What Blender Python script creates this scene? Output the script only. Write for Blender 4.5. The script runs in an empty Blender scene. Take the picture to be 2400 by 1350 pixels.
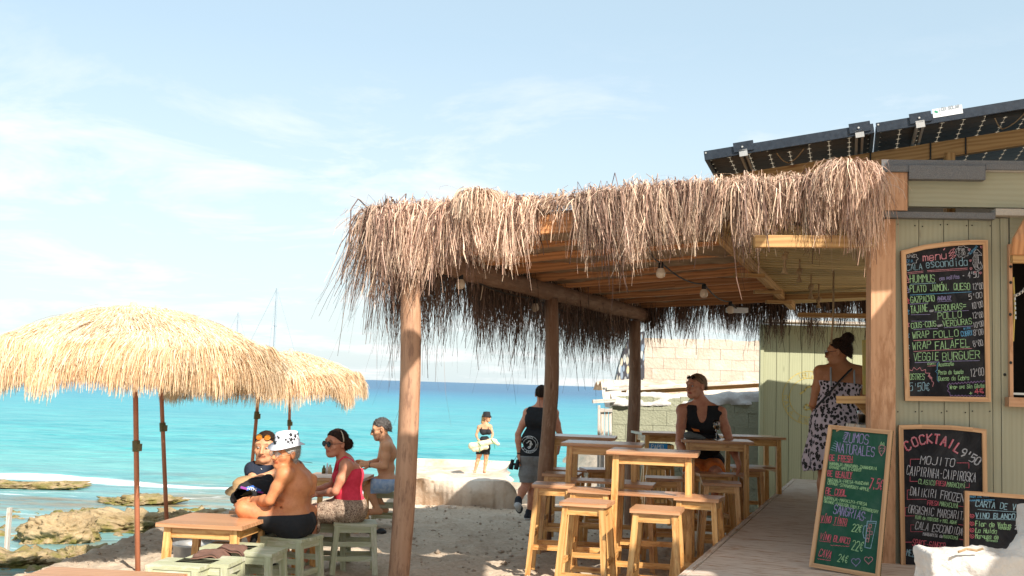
import bpy, bmesh, math, random
import numpy as np
from mathutils import Vector, Matrix
R=math.radians; rng=np.random.default_rng(7); random.seed(7)
S=bpy.context.scene; COL=S.collection
# ------------------------------------------------------------------ camera, world, sun, exposure
CAM=Vector((0,0,1.62)); FPX=2600.0
ROT=Matrix.Rotation(R(90+4.95),3,'X')@Matrix.Rotation(R(1.753),3,'Z')
cd=bpy.data.cameras.new('camera'); cam=bpy.data.objects.new('camera',cd); COL.objects.link(cam)
cam.location=CAM; cam.rotation_euler=ROT.to_euler(); cd.sensor_width=36; cd.lens=36*FPX/2400
cd.clip_start=.05; cd.clip_end=60000; S.camera=cam
SUN_EL,SUN_AZ=R(38),R(34)            # the sun stands behind the viewer, to the right
to_sun=Vector((math.cos(SUN_EL)*math.sin(SUN_AZ),-math.cos(SUN_EL)*math.cos(SUN_AZ),math.sin(SUN_EL)))
W=bpy.data.worlds.new('World'); S.world=W; W.use_nodes=True; wn=W.node_tree; wn.nodes.clear()
def WN(t,**k):
    n=wn.nodes.new(t)
    for a,b in k.items(): setattr(n,a,b)
    return n
sky=WN('ShaderNodeTexSky',sky_type='NISHITA',sun_disc=False,sun_elevation=SUN_EL,sun_rotation=math.pi-SUN_AZ,air_density=1.0,dust_density=1.4,ozone_density=1.0)
bg=WN('ShaderNodeBackground'); bg.inputs['Strength'].default_value=.113
out=WN('ShaderNodeOutputWorld'); tc=WN('ShaderNodeTexCoord')
sep=WN('ShaderNodeSeparateXYZ'); wn.links.new(tc.outputs['Generated'],sep.inputs[0])
# thin high cloud: project the direction on a layer, noise with wide soft edges
add=WN('ShaderNodeMath',operation='MAXIMUM'); add.inputs[1].default_value=.0; wn.links.new(sep.outputs['Z'],add.inputs[0])
ad2=WN('ShaderNodeMath',operation='ADD'); ad2.inputs[1].default_value=.12; wn.links.new(add.outputs[0],ad2.inputs[0])
dv=WN('ShaderNodeVectorMath',operation='DIVIDE'); cmb=WN('ShaderNodeCombineXYZ')
for i in range(3): wn.links.new(ad2.outputs[0],cmb.inputs[i])
wn.links.new(tc.outputs['Generated'],dv.inputs[0]); wn.links.new(cmb.outputs[0],dv.inputs[1])
mp=WN('ShaderNodeMapping'); mp.inputs['Scale'].default_value=(1.2,1.3,1); mp.inputs['Location'].default_value=(3.3,1.2,0); wn.links.new(dv.outputs[0],mp.inputs[0])
nz=WN('ShaderNodeTexNoise'); nz.inputs['Scale'].default_value=1.25; nz.inputs['Detail'].default_value=9; nz.inputs['Roughness'].default_value=.62; nz.inputs['Distortion'].default_value=.35
wn.links.new(mp.outputs[0],nz.inputs['Vector'])
rp=WN('ShaderNodeMapRange'); rp.inputs[1].default_value=.48; rp.inputs[2].default_value=.68; rp.inputs[3].default_value=0; rp.inputs[4].default_value=.65; wn.links.new(nz.outputs['Fac'],rp.inputs[0])
# clouds live low in the sky: fade with elevation
fe=WN('ShaderNodeMapRange'); fe.inputs[1].default_value=.31; fe.inputs[2].default_value=.2; wn.links.new(sep.outputs['Z'],fe.inputs[0])
mu=WN('ShaderNodeMath',operation='MULTIPLY'); wn.links.new(rp.outputs[0],mu.inputs[0]); wn.links.new(fe.outputs[0],mu.inputs[1])
veil=WN('ShaderNodeMix',data_type='RGBA'); veil.inputs[0].default_value=.66; veil.inputs[7].default_value=(2.3,2.88,3.02,1)
wn.links.new(sky.outputs[0],veil.inputs[6])
hz=WN('ShaderNodeMapRange'); hz.inputs[1].default_value=.30; hz.inputs[2].default_value=0; hz.inputs[4].default_value=.6; wn.links.new(sep.outputs['Z'],hz.inputs[0])
hm=WN('ShaderNodeMix',data_type='RGBA'); hm.inputs[7].default_value=(3.35,3.7,3.8,1); wn.links.new(hz.outputs[0],hm.inputs[0]); wn.links.new(veil.outputs[2],hm.inputs[6])
cm=WN('ShaderNodeMix',data_type='RGBA'); cm.inputs[7].default_value=(4.5,4.45,4.4,1)
wn.links.new(mu.outputs[0],cm.inputs[0]); wn.links.new(hm.outputs[2],cm.inputs[6])
wn.links.new(cm.outputs[2],bg.inputs['Color']); wn.links.new(bg.outputs[0],out.inputs[0])
sl=bpy.data.lights.new('sun','SUN'); sl.energy=3.3; sl.angle=R(.5); sl.color=(1,.93,.83)
so=bpy.data.objects.new('sun',sl); COL.objects.link(so); so.rotation_euler=(-to_sun).to_track_quat('-Z','Y').to_euler(); so.location=(10,-30,25)
S.view_settings.view_transform='Standard'; S.view_settings.look='None'; S.view_settings.exposure=1.27; S.view_settings.gamma=1
S.view_settings.use_curve_mapping=False
try: S.cycles.max_bounces=8; S.cycles.diffuse_bounces=4; S.cycles.transparent_max_bounces=12; S.cycles.caustics_reflective=False; S.cycles.caustics_refractive=False
except Exception: pass
# ------------------------------------------------------------------ where things stand
def ray(px,py): return ROT@Vector(((px-1200)/FPX,(675-py)/FPX,-1))
def at(px,py,d): v=ray(px,py); return CAM+v*(d/v.y)
def atz(px,py,z): v=ray(px,py); return CAM+v*((z-CAM.z)/v.z)
def onp(px,py,p0,n): v=ray(px,py); return CAM+v*((p0-CAM).dot(n)/v.dot(n))
def V(*a): return Vector(a)
# ------------------------------------------------------------------ numpy noise
def _h(ix,iy,iz,s):
    n=(ix*374761393+iy*668265263+iz*2147483647+s*144269504)&0xffffffff
    n=((n^(n>>13))*1274126177)&0xffffffff
    n=(n^(n>>16))*2246822519&0xffffffff
    return ((n>>8)&0xffff)/65535.0
def vn(P,s=0):
    P=np.asarray(P,float); I=np.floor(P).astype(np.int64); f=P-I; f=f*f*(3-2*f); r=0
    for a in (0,1):
        for b in (0,1):
            for c in (0,1):
                w=(f[...,0] if a else 1-f[...,0])*(f[...,1] if b else 1-f[...,1])*(f[...,2] if c else 1-f[...,2])
                r=r+w*_h(I[...,0]+a,I[...,1]+b,I[...,2]+c,s)
    return r*2-1
def fbm(P,o=4,s=0,g=.5):
    P=np.asarray(P,float); r=0; a=1
    for i in range(o): r=r+a*vn(P*(2.03**i)+i*17.3,s+i); a*=g
    return r
# ------------------------------------------------------------------ object helpers
BASE={}
def props(o,label=None,cat=None,group=None,kind=None):
    for k,v in (('label',label),('category',cat),('group',group),('kind',kind)):
        if v: o[k]=v
    return o
def thing(name,label,cat,loc=(0,0,0),rz=0,group=None):
    o=bpy.data.objects.new(name,None); COL.objects.link(o); o.location=loc; o.rotation_euler=(0,0,rz); o.empty_display_size=.1
    BASE[o.name]=Vector(loc); return props(o,label,cat,group)
def root_of(o):
    while o.parent: o=o.parent
    return o
def link(name,me,parent=None,mat=None,label=None,cat=None,group=None,kind=None,smooth=False):
    o=bpy.data.objects.new(name,me); COL.objects.link(o)
    if mat and not me.materials: me.materials.append(mat)
    if smooth and len(me.polygons): me.polygons.foreach_set('use_smooth',[True]*len(me.polygons))
    if parent: o.parent=parent
    return props(o,label,cat,group,kind)
def npmesh(name,v,q,col=None,uv=None,tri=False):
    v=np.asarray(v,np.float32); q=np.asarray(q,np.int32); n=3 if tri else 4; me=bpy.data.meshes.new(name)
    me.vertices.add(len(v)); me.vertices.foreach_set('co',v.ravel()); me.loops.add(q.size); me.loops.foreach_set('vertex_index',q.ravel())
    me.polygons.add(len(q)); me.polygons.foreach_set('loop_start',np.arange(0,q.size,n,dtype=np.int32)); me.update(calc_edges=True)
    if col is not None:
        a=me.color_attributes.new('col','FLOAT_COLOR','POINT'); c=np.ones((len(v),4),np.float32); c[:,:3]=col; a.data.foreach_set('color',c.ravel())
    if uv is not None:
        l=me.uv_layers.new(name='UVMap'); l.data.foreach_set('uv',np.asarray(uv,np.float32)[q.ravel()].ravel())
    me.validate(); return me
def rebase(me,base): me.transform(Matrix.Translation(-Vector(base)))
def put(name,me,mat,parent=None,**k):
    """links a mesh whose vertices are world coordinates"""
    smooth=k.pop('smooth',False)
    if parent: rebase(me,BASE.get(root_of(parent).name,(0,0,0))); return link(name,me,parent,mat,smooth=smooth,**k)
    co=np.empty(len(me.vertices)*3,np.float32); me.vertices.foreach_get('co',co); co=co.reshape(-1,3)
    b=Vector(((co[:,0].min()+co[:,0].max())/2,(co[:,1].min()+co[:,1].max())/2,co[:,2].min())) if k.get('kind')!='structure' else Vector((0,0,0))
    rebase(me,b); o=link(name,me,None,mat,smooth=smooth,**k); o.location=b; BASE[o.name]=b; return o
class G:
    def __init__(s): s.v=[];s.f=[];s.uv=[]
    def face(s,pts,uv=None):
        i=len(s.v); s.v+= [tuple(p) for p in pts]; s.f.append(tuple(range(i,i+len(pts)))); s.uv+= uv or [(0,0)]*len(pts)
    def hexa(s,c,L,Wd,ch=0):
        """c: 8 corners, bottom 4 then top 4 (ccw). L long axis index decides the uv"""
        cen=sum((Vector(x) for x in c),Vector())/8
        ax=Vector(L).normalized(); off=random.random()*9
        for q in ((0,3,2,1),(4,5,6,7),(0,1,5,4),(1,2,6,5),(2,3,7,6),(3,0,4,7)):
            P=[Vector(c[i]) for i in q]; n=(P[1]-P[0]).cross(P[2]-P[0])
            if n.length<1e-9: n=Vector((0,0,1))
            n.normalize(); side=ax.cross(n); 
            if side.length<.3: side=ax.orthogonal().normalized(); a2=n.cross(side)
            else: a2=ax
            s.face(P,[(a2.dot(p-cen)+off,side.dot(p-cen)+off*.37) for p in P])
        return s
    def bar(s,a,b,w,h,up=(0,0,1),w2=None,h2=None,ends=None):
        """a beam of section w (sideways) x h (along up) from a to b"""
        a=Vector(a);b=Vector(b);d=(b-a).normalized();u=Vector(up);sd=d.cross(u)
        if sd.length<1e-4: sd=d.orthogonal()
        sd.normalize(); u=sd.cross(d).normalized(); w2=w2 or w;h2=h2 or h
        def ring(p,w,h): return [p-sd*w/2-u*h/2,p+sd*w/2-u*h/2,p+sd*w/2+u*h/2,p-sd*w/2+u*h/2]
        A=ring(a,w,h);B=ring(b,w2,h2)
        return s.hexa([A[0],A[1],B[1],B[0],A[3],A[2],B[2],B[3]],d,0)
    def box(s,c,sz,rz=0,L=None):
        c=Vector(c);m=Matrix.Rotation(rz,3,'Z');x,y,z=[t/2 for t in sz]
        P=[c+m@Vector(t) for t in ((-x,-y,-z),(x,-y,-z),(x,y,-z),(-x,y,-z),(-x,-y,z),(x,-y,z),(x,y,z),(-x,y,z))]
        if L is None: L=[(1,0,0),(0,1,0),(0,0,1)][int(np.argmax(sz))]
        return s.hexa(P,m@Vector(L),0)
    def tube(s,pts,rs,n=10,cap=True,wob=0):
        pts=[Vector(p) for p in pts]; 
        if not hasattr(rs,'__len__'): rs=[rs]*len(pts)
        rings=[];L=0;nrm=None
        for i,p in enumerate(pts):
            d=(pts[min(i+1,len(pts)-1)]-pts[max(i-1,0)]).normalized()
            if nrm is None: nrm=d.orthogonal().normalized()
            nrm=(nrm-d*nrm.dot(d)).normalized(); bn=d.cross(nrm)
            if i: L+=(p-pts[i-1]).length
            rings.append(([p+(nrm*math.cos(2*math.pi*k/n)+bn*math.sin(2*math.pi*k/n))*rs[i]*(1+wob*(random.random()-.5)) for k in range(n)],L))
        base=len(s.v)
        for r,l in rings:
            for k,p in enumerate(r): s.v.append(tuple(p)); s.uv.append((l,k/n*2*math.pi*rs[0]))
        for i in range(len(rings)-1):
            for k in range(n):
                k2=(k+1)%n; s.f.append((base+i*n+k,base+i*n+k2,base+(i+1)*n+k2,base+(i+1)*n+k))
        if cap:
            s.f.append(tuple(base+k for k in range(n))[::-1]); s.f.append(tuple(base+(len(rings)-1)*n+k for k in range(n)))
        return s
    def lathe(s,c,prof,n=20,axis=(0,0,1)):
        c=Vector(c);z=Vector(axis).normalized();x=z.orthogonal().normalized();y=z.cross(x);base=len(s.v)
        for r,h in prof:
            for k in range(n):
                a=2*math.pi*k/n; s.v.append(tuple(c+x*(r*math.cos(a))+y*(r*math.sin(a))+z*h)); s.uv.append((h,k/n*.3))
        for i in range(len(prof)-1):
            for k in range(n): k2=(k+1)%n; s.f.append((base+i*n+k,base+i*n+k2,base+(i+1)*n+k2,base+(i+1)*n+k))
        return s
    def prism(s,poly,n,t):
        """poly: world points in a plane, extruded by t along n"""
        n=Vector(n).normalized();P=[Vector(p) for p in poly];Q=[p+n*t for p in P];c=P[0];x=(P[1]-P[0]).normalized();y=n.cross(x)
        U=[(x.dot(p-c),y.dot(p-c)) for p in P]
        s.face(Q,U); s.face(P[::-1],U[::-1])
        for i in range(len(P)):
            j=(i+1)%len(P); s.face([P[i],P[j],Q[j],Q[i]],[U[i],U[j],(U[j][0],U[j][1]+t),(U[i][0],U[i][1]+t)])
        return s
    def mesh(s,name):
        me=bpy.data.meshes.new(name); me.from_pydata(s.v,[],s.f); l=me.uv_layers.new(name='UVMap')
        vi=np.empty(len(me.loops),np.int32); me.loops.foreach_get('vertex_index',vi); l.data.foreach_set('uv',np.array(s.uv,np.float32)[vi].ravel())
        bm=bmesh.new(); bm.from_mesh(me); bmesh.ops.recalc_face_normals(bm,faces=bm.faces); bm.to_mesh(me); bm.free(); return me
    def put(s,name,mat,parent=None,bev=0,**k):
        o=put(name,s.mesh(name),mat,parent,**k)
        if bev: bevel(o,bev)
        return o
def bevel(o,w,seg=2):
    m=o.modifiers.new('b','BEVEL'); m.width=w; m.segments=seg; m.limit_method='ANGLE'; m.angle_limit=R(40)
def copy_tree(o,parent=None):
    c=o.copy(); COL.objects.link(c); c.parent=parent
    for ch in o.children: copy_tree(ch,c)
    return c
# ------------------------------------------------------------------ materials
class Mt:
    def __init__(s,name,rough=.6,spec=.4,**k):
        s.m=bpy.data.materials.new(name); s.m.use_nodes=True; s.t=s.m.node_tree; s.b=s.t.nodes['Principled BSDF']
        s.b.inputs['Roughness'].default_value=rough; s.b.inputs['Specular IOR Level'].default_value=spec
        for a,b in k.items(): s.b.inputs[a].default_value=b
    def n(s,t,**k):
        n=s.t.nodes.new(t)
        for a,b in k.items():
            if a.startswith('i_'):
                a=a[2:]; a=int(a) if a.isdigit() else a; n.inputs[a].default_value=b
            else: setattr(n,a,b)
        return n
    def l(s,a,b): s.t.links.new(a,b)
    def coord(s,kind='UV',scale=(1,1,1),rnd=True):
        tc=s.n('ShaderNodeTexCoord'); mp=s.n('ShaderNodeMapping'); mp.inputs['Scale'].default_value=scale; s.l(tc.outputs[kind],mp.inputs[0])
        if rnd:
            oi=s.n('ShaderNodeObjectInfo'); mm=s.n('ShaderNodeMath',operation='MULTIPLY',i_1=37.0); s.l(oi.outputs['Random'],mm.inputs[0])
            cb=s.n('ShaderNodeCombineXYZ'); [s.l(mm.outputs[0],cb.inputs[i]) for i in range(3)]; s.l(cb.outputs[0],mp.inputs['Location'])
        return mp.outputs[0]
    def noise(s,co,sc,det=4,ro=.55,dist=0):
        n=s.n('ShaderNodeTexNoise'); n.inputs['Scale'].default_value=sc;n.inputs['Detail'].default_value=det;n.inputs['Roughness'].default_value=ro;n.inputs['Distortion'].default_value=dist
        s.l(co,n.inputs['Vector']); return n.outputs['Fac']
    def ramp(s,f,stops):
        r=s.n('ShaderNodeValToRGB'); e=r.color_ramp.elements
        while len(e)<len(stops): e.new(.5)
        for x,(p,c) in zip(e,stops): x.position=p; x.color=(*c,1)
        s.l(f,r.inputs[0]); return r.outputs[0]
    def rng(s,f,a,b,c=0,d=1):
        r=s.n('ShaderNodeMapRange',i_1=a,i_2=b,i_3=c,i_4=d); s.l(f,r.inputs[0]); return r.outputs[0]
    def mix(s,f,a,b,mode='MIX'):
        m=s.n('ShaderNodeMix',data_type='RGBA',blend_type=mode)
        for i,x in ((0,f),(6,a),(7,b)):
            if isinstance(x,(int,float)): m.inputs[i].default_value=x
            elif isinstance(x,tuple): m.inputs[i].default_value=(*x,1)
            else: s.l(x,m.inputs[i])
        return m.outputs[2]
    def color(s,c):
        if isinstance(c,tuple): s.b.inputs['Base Color'].default_value=(*c,1)
        else: s.l(c,s.b.inputs['Base Color'])
        return s
    def bump(s,h,st=.3,dist=.01):
        b=s.n('ShaderNodeBump',i_Strength=st,i_Distance=dist); s.l(h,b.inputs['Height']); s.l(b.outputs[0],s.b.inputs['Normal']); return s
def wood(name,c1,c2,knot=(.2,.08,.03),rough=.5,grain=38,worn=None,bump=.25,rvar=.25,coat=0,wav=.4):
    m=Mt(name,rough); co=m.coord('UV',(1.3,grain*.5,1)); g=m.noise(co,2.0,5,.6,.5)
    co2=m.coord('UV',(2.2,9,1)); w=m.n('ShaderNodeTexWave',wave_type='BANDS',bands_direction='Y'); w.inputs['Scale'].default_value=1.0; w.inputs['Distortion'].default_value=6; w.inputs['Detail'].default_value=3; w.inputs['Detail Scale'].default_value=.7
    m.l(co2,w.inputs['Vector']); f=m.mix(wav,g,w.outputs['Fac'])
    col=m.ramp(f,[(.25,c2),(.65,c1)])
    kc=m.coord('UV',(1.6,5.5,1)); vo=m.n('ShaderNodeTexVoronoi',feature='F1'); vo.inputs['Scale'].default_value=1.3; m.l(kc,vo.inputs['Vector'])
    kf=m.rng(vo.outputs['Distance'],.03,.13,1,0); col=m.mix(kf,col,knot)
    if worn:
        wf=m.rng(m.noise(m.coord('UV',(3,14,1)),1.5,6,.7),.5,.62); col=m.mix(wf,col,worn)
    oi=m.n('ShaderNodeObjectInfo'); hv=m.n('ShaderNodeHueSaturation'); m.l(m.rng(oi.outputs['Random'],0,1,1-rvar,1+rvar),hv.inputs['Value']); m.l(col,hv.inputs['Color'])
    m.color(hv.outputs[0]); m.bump(g,bump,.004)
    if coat: m.b.inputs['Coat Weight'].default_value=coat; m.b.inputs['Coat Roughness'].default_value=.25
    return m.m
def plain(name,c1,c2=None,sc=6,rough=.7,bump=.15,bsc=60,kind='Object',metal=0,stretch=(1,1,1),spec=.4,dist=.004):
    m=Mt(name,rough,spec,Metallic=metal); co=m.coord(kind,stretch); f=m.noise(co,sc,5,.6)
    m.color(m.ramp(f,[(.3,c2 or tuple(x*.75 for x in c1)),(.7,c1)])); m.bump(m.noise(co,bsc,4),bump,dist); return m.m
def strandmat(name,rough=.75,trans=0):
    m=Mt(name,rough,.25); a=m.n('ShaderNodeAttribute',attribute_name='col'); m.color(a.outputs['Color'])
    if trans:
        tr=m.n('ShaderNodeBsdfTranslucent'); m.l(a.outputs['Color'],tr.inputs[0]); mx=m.n('ShaderNodeMixShader',i_0=trans); o=m.t.nodes['Material Output']
        m.l(m.b.outputs[0],mx.inputs[1]); m.l(tr.outputs[0],mx.inputs[2]); m.l(mx.outputs[0],o.inputs[0])
    return m.m
M={}
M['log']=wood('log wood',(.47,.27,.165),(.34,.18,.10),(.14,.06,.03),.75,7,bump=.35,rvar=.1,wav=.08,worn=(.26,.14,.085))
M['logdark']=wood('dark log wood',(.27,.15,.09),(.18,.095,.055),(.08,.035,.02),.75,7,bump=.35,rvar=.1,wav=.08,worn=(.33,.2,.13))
M['rafter']=wood('rafter wood',(.54,.25,.10),(.36,.15,.055),(.12,.04,.015),.6,34,rvar=.2)
M['pine']=wood('varnished pine',(.72,.42,.16),(.60,.30,.09),(.30,.10,.03),.38,18,worn=(.44,.19,.05),rvar=.13,coat=.25,bump=.12)
M['pinetop']=wood('table top pine',(.58,.31,.16),(.44,.20,.09),(.16,.06,.03),.34,26,rvar=.15,coat=.4,bump=.12)
M['post']=wood('sawn pine post',(.58,.33,.19),(.48,.25,.13),(.26,.11,.05),.65,14,rvar=.08,bump=.3,wav=.2,worn=(.40,.20,.10))
M['frame']=wood('board frame wood',(.56,.33,.17),(.42,.23,.11),(.3,.14,.06),.5,30,rvar=.08)
M['deck']=wood('grey weathered deck',(.60,.51,.43),(.46,.37,.30),(.26,.14,.08),.75,10,worn=(.34,.20,.12),rvar=.08,bump=.5)
M['beam']=wood('roof beam',(.50,.30,.12),(.36,.19,.07),(.22,.1,.04),.65,26,rvar=.1)
M['ceil']=wood('ceiling board',(.52,.39,.18),(.34,.235,.10),(.15,.08,.03),.65,22,rvar=.22)
M['green']=wood('sage painted board',(.34,.33,.235),(.31,.30,.21),(.26,.24,.17),.7,14,rvar=.05,bump=.2)
M['green2']=wood('sage painted wall',(.38,.39,.245),(.34,.35,.22),(.28,.29,.18),.75,14,rvar=.05,bump=.2)
M['stool']=wood('pale green paint',(.44,.45,.29),(.38,.385,.24),(.3,.27,.16),.6,22,worn=(.55,.54,.42),rvar=.06)
M['white']=wood('weathered white wood',(.62,.58,.52),(.45,.4,.35),(.3,.22,.16),.8,24,worn=(.42,.3,.2))
M['felt']=plain('roofing felt',(.20,.20,.20),(.10,.10,.105),180,.95,.6,220)
M['feltpalelit']=plain('pale sunlit roofing felt',(.50,.45,.38),(.34,.31,.27),180,.95,.6,220)  # paler copy of the felt, carries the sunlit stretch of the strip
M['alu']=plain('aluminium',(.62,.6,.56),(.5,.48,.45),8,.4,.05,metal=.7)
M['blackalu']=plain('dark panel frame',(.035,.045,.06),(.018,.024,.034),30,.42,.25,90,metal=.2)
M['cell']=plain('solar cell underside',(.05,.038,.03),(.02,.015,.012),2,.5,.05)
M['black']=plain('black paint',(.012,.012,.012),rough=.5)
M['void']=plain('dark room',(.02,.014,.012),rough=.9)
M['rope']=plain('jute rope',(.42,.30,.17),(.28,.18,.1),60,.9,.6,200)
M['umbpole']=plain('rust brown pole',(.56,.22,.12),(.46,.16,.08),5,.55,.1)
M['brass']=plain('olive clamp',(.16,.13,.04),(.1,.08,.03),10,.5)
M['bulb']=plain('frosted bulb',(.62,.5,.38),(.6,.48,.36),3,.25,0)
M['cord']=plain('cord',(.03,.025,.02),rough=.6)
M['thatch']=strandmat('dry palm thatch',.8,.12)
M['raffia']=strandmat('golden raffia',.7,.22)
M['glasslens']=None
M['canvas']=plain('canvas',(.6,.5,.36),(.5,.4,.28),10,.9)
M['tin']=plain('zinc tub',(.5,.5,.48),(.36,.36,.35),12,.45,.1,metal=.6)
M['plastic']=plain('blue lid plastic',(.02,.24,.5),(.02,.2,.42),3,.4,.02)
M['whiteprint']=plain('white print',(.8,.8,.78),rough=.6)
M['label']=plain('white label',(.75,.77,.78),(.66,.68,.7),8,.4,.02)
M['greyprint']=plain('grey print',(.38,.42,.45),rough=.6)
M['leafprint']=plain('leaf print',(.02,.3,.15),rough=.6)
M['yellowprint']=plain('faded yellow stencil',(.62,.46,.10),(.5,.42,.16),14,.8)
M['stucco']=plain('rough white stucco',(.62,.59,.55),(.46,.43,.4),5,.95,.7,26,dist=.02)
def glassmat(n,c=(1,1,1),r=.02,ior=1.45):
    m=Mt(n,r); m.color(c); m.b.inputs['Transmission Weight'].default_value=1; m.b.inputs['IOR'].default_value=ior; return m.m
M['glass']=glassmat('clear glass'); M['wine']=glassmat('white wine',(.95,.85,.45),.05,1.33)
m=Mt('clear lens',.05,.5,Alpha=.14); m.color((.8,.85,.85)); M['glasslens']=m.m
m=Mt('sail cloth',.9,.1); m.color((.8,.7,.55)); tr=m.n('ShaderNodeBsdfTranslucent'); tr.inputs[0].default_value=(.85,.66,.42,1); mx=m.n('ShaderNodeMixShader',i_0=.5); m.l(m.b.outputs[0],mx.inputs[1]); m.l(tr.outputs[0],mx.inputs[2]); m.l(mx.outputs[0],m.t.nodes['Material Output'].inputs[0]); M['sail']=m.m  # cloth of the added roof, translucent for soft fill below it
def board_mat(n,c):
    m=Mt(n,.85,.15); f=m.noise(m.coord('Object',(1,1,1)),5,7,.7,1.2); m.color(m.ramp(f,[(.4,c),(.62,tuple(x+.02 for x in c)),(.8,tuple(x+.07 for x in c))])); return m.m
M['slate']=board_mat('black chalkboard',(.012,.012,.015)); M['slategreen']=board_mat('green chalkboard',(.016,.075,.045))
CH={k:plain('chalk '+k,c,tuple(x*.38 for x in c),130,1,0,spec=.0) for k,c in dict(white=(.62,.62,.66),green=(.42,.68,.36),pink=(.75,.17,.22),blue=(.16,.42,.68),lilac=(.38,.34,.58),rose=(.75,.33,.37),violet=(.25,.17,.33),sky=(.35,.55,.65)).items()}
# ------------------------------------------------------------------ stroke lettering
GL={}
for ln in '''A 002640 1232|B 000636454433 0333 3342413000|C 4536160501103041|D 00062645412000|E 46060040 0333|F 460600 0333|G 45361605011030414323|H 0006 4046 0343|I 2026|J 4641301001|K 0006 460340|L 060040|M 0006234640|N 00064046|O 160501103041453616|P 00063645443303|Q 160501103041453616 2140|R 00063645443303 2340|S 453616050413334241301001|T 0646 2620|U 060110304146|V 062046|W 0610243046|X 0046 0640|Y 0623 462320|Z 06460040|0 160501103041453616|1 152620|2 05163645440040|3 051636454433 334241301001|4 30360242|5 4606033443413000|6 36160501103041423302|7 064610|8 1605041333424130100102133344453616|9 431304051636454220|' 2624|- 1333|. 2021|, 2110|+ 0343 2125|€ 453615113041 0434 0232|: 2120 2423|= 0242 0444|a 4440 4334140301103041|b 0600 0314344341301001|c 4334140301103041|d 4640 4334140301103041|e 02424334140301103041|f 45362520 0444|g 4334140301103041 444130|h 0600 0314344340|i 2420 2625|j 34312010 3635|k 0600 4402 1340|l 2620|m 0004 03142320 23344340|n 0004 0314344340|o 140301103041433414|p 0400 03143443423202|q 4440 4334140302123242|r 0400 03143443|s 43341403413000|t 26213041 0444|u 0401103041 4440|v 042044|w 0410233044|x 0044 0440|y 0422 4410|z 04440040|( 36250130|) 16254110|* 1135 3115 0343|# 1016 3036 0242 0444'''.split('|'):
    k,s=ln.split(' ',1); GL[k]=[[(int(t[i]),int(t[i+1])) for i in range(0,len(t),2)] for t in s.split()]
ACC={'Í':'I','É':'E','Ó':'O','Á':'A','ú':'u','Ú':'U'}
def ribbon(g,pts,w,proj):
    pts=[Vector((p[0],p[1])) for p in pts]
    for i in range(len(pts)-1):
        a,b=pts[i],pts[i+1]; d=b-a
        if d.length<1e-6: continue
        d.normalize(); n=Vector((-d.y,d.x))*w/2*random.uniform(.75,1.3); e=d*w*.35
        P=[proj(*(a-n-e)),proj(*(b-n+e)),proj(*(b+n+e)),proj(*(a+n-e))]; g.face(P)
def lettering(s,x0,y0,x1,y1,h,proj,w=1.1,jit=.06,slant=0,g=None,arc=0):
    """baseline from (x0,y0) to (x1,y1), cap height h, all in the board's drawing coordinates (y down)"""
    g=g or G(); n=len(s); a=Vector((x0,y0)); d=Vector((x1,y1))-a; L=d.length; d/=L; adv=L/n
    for i,ch in enumerate(s):
        ac=ch in ACC; c0=ACC.get(ch,ch)
        if c0 not in GL: continue
        js=random.uniform(-jit,jit)*h; wd=adv*.74*(random.uniform(.92,1.08)); up=Vector((d.y,-d.x))
        t=(i+.5)/n; b=a+up*(arc*4*t*(1-t))+up*js; d2=(d+up*arc*4*(1-2*t)/L).normalized(); up2=Vector((d2.y,-d2.x)); st=list(GL[c0])
        if ac: st=st+[[(2,7),(3,8)]]
        for sk in st:
            ribbon(g,[b+d*(i*adv)+d2*(x/4*wd+slant*y/6*h)+up2*(y/6*h) for x,y in sk],w,proj)
    return g
# ------------------------------------------------------------------ distance-field modelling (bodies, cloth, stones)
def rc(a,b,ra,rb,sc=(1,1,1)): return ('rc',np.array(a,float),np.array(b,float),ra,rb)
def el(c,r,fr=None): return ('el',np.array(c,float),np.array(r,float),fr)
def bxp(c,h,r,fr=None): return ('bx',np.array(c,float),np.array(h,float),r,fr)
def dist(p,P,off=0):
    if p[0]=='rc':
        a,b,ra,rb=p[1:5]; ab=b-a; L=ab@ab+1e-12; t=np.clip(((P-a)@ab)/L,0,1); q=P-a-t[...,None]*ab
        return np.sqrt((q*q).sum(-1))-(ra+(rb-ra)*t)-off
    if p[0]=='el':
        q=P-p[1]; 
        if p[3] is not None: q=q@p[3].T
        r=p[2]+off; k0=np.sqrt(((q/r)**2).sum(-1)); k1=np.sqrt(((q/(r*r))**2).sum(-1))+1e-9; return k0*(k0-1)/k1
    if p[0]=='bx':
        q=P-p[1]
        if p[4] is not None: q=q@p[4].T
        q=np.abs(q)-p[2]+p[3]; return np.sqrt((np.maximum(q,0)**2).sum(-1))+np.minimum(q.max(-1),0)-p[3]-off
def bb(p,off):
    if p[0]=='rc': r=max(p[3],p[4])+off; return np.minimum(p[1],p[2])-r,np.maximum(p[1],p[2])+r
    r=np.linalg.norm(p[2])*1.0+off if p[0]=='bx' or p[3] is not None else p[2]+off
    return p[1]-r,p[1]+r
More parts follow.
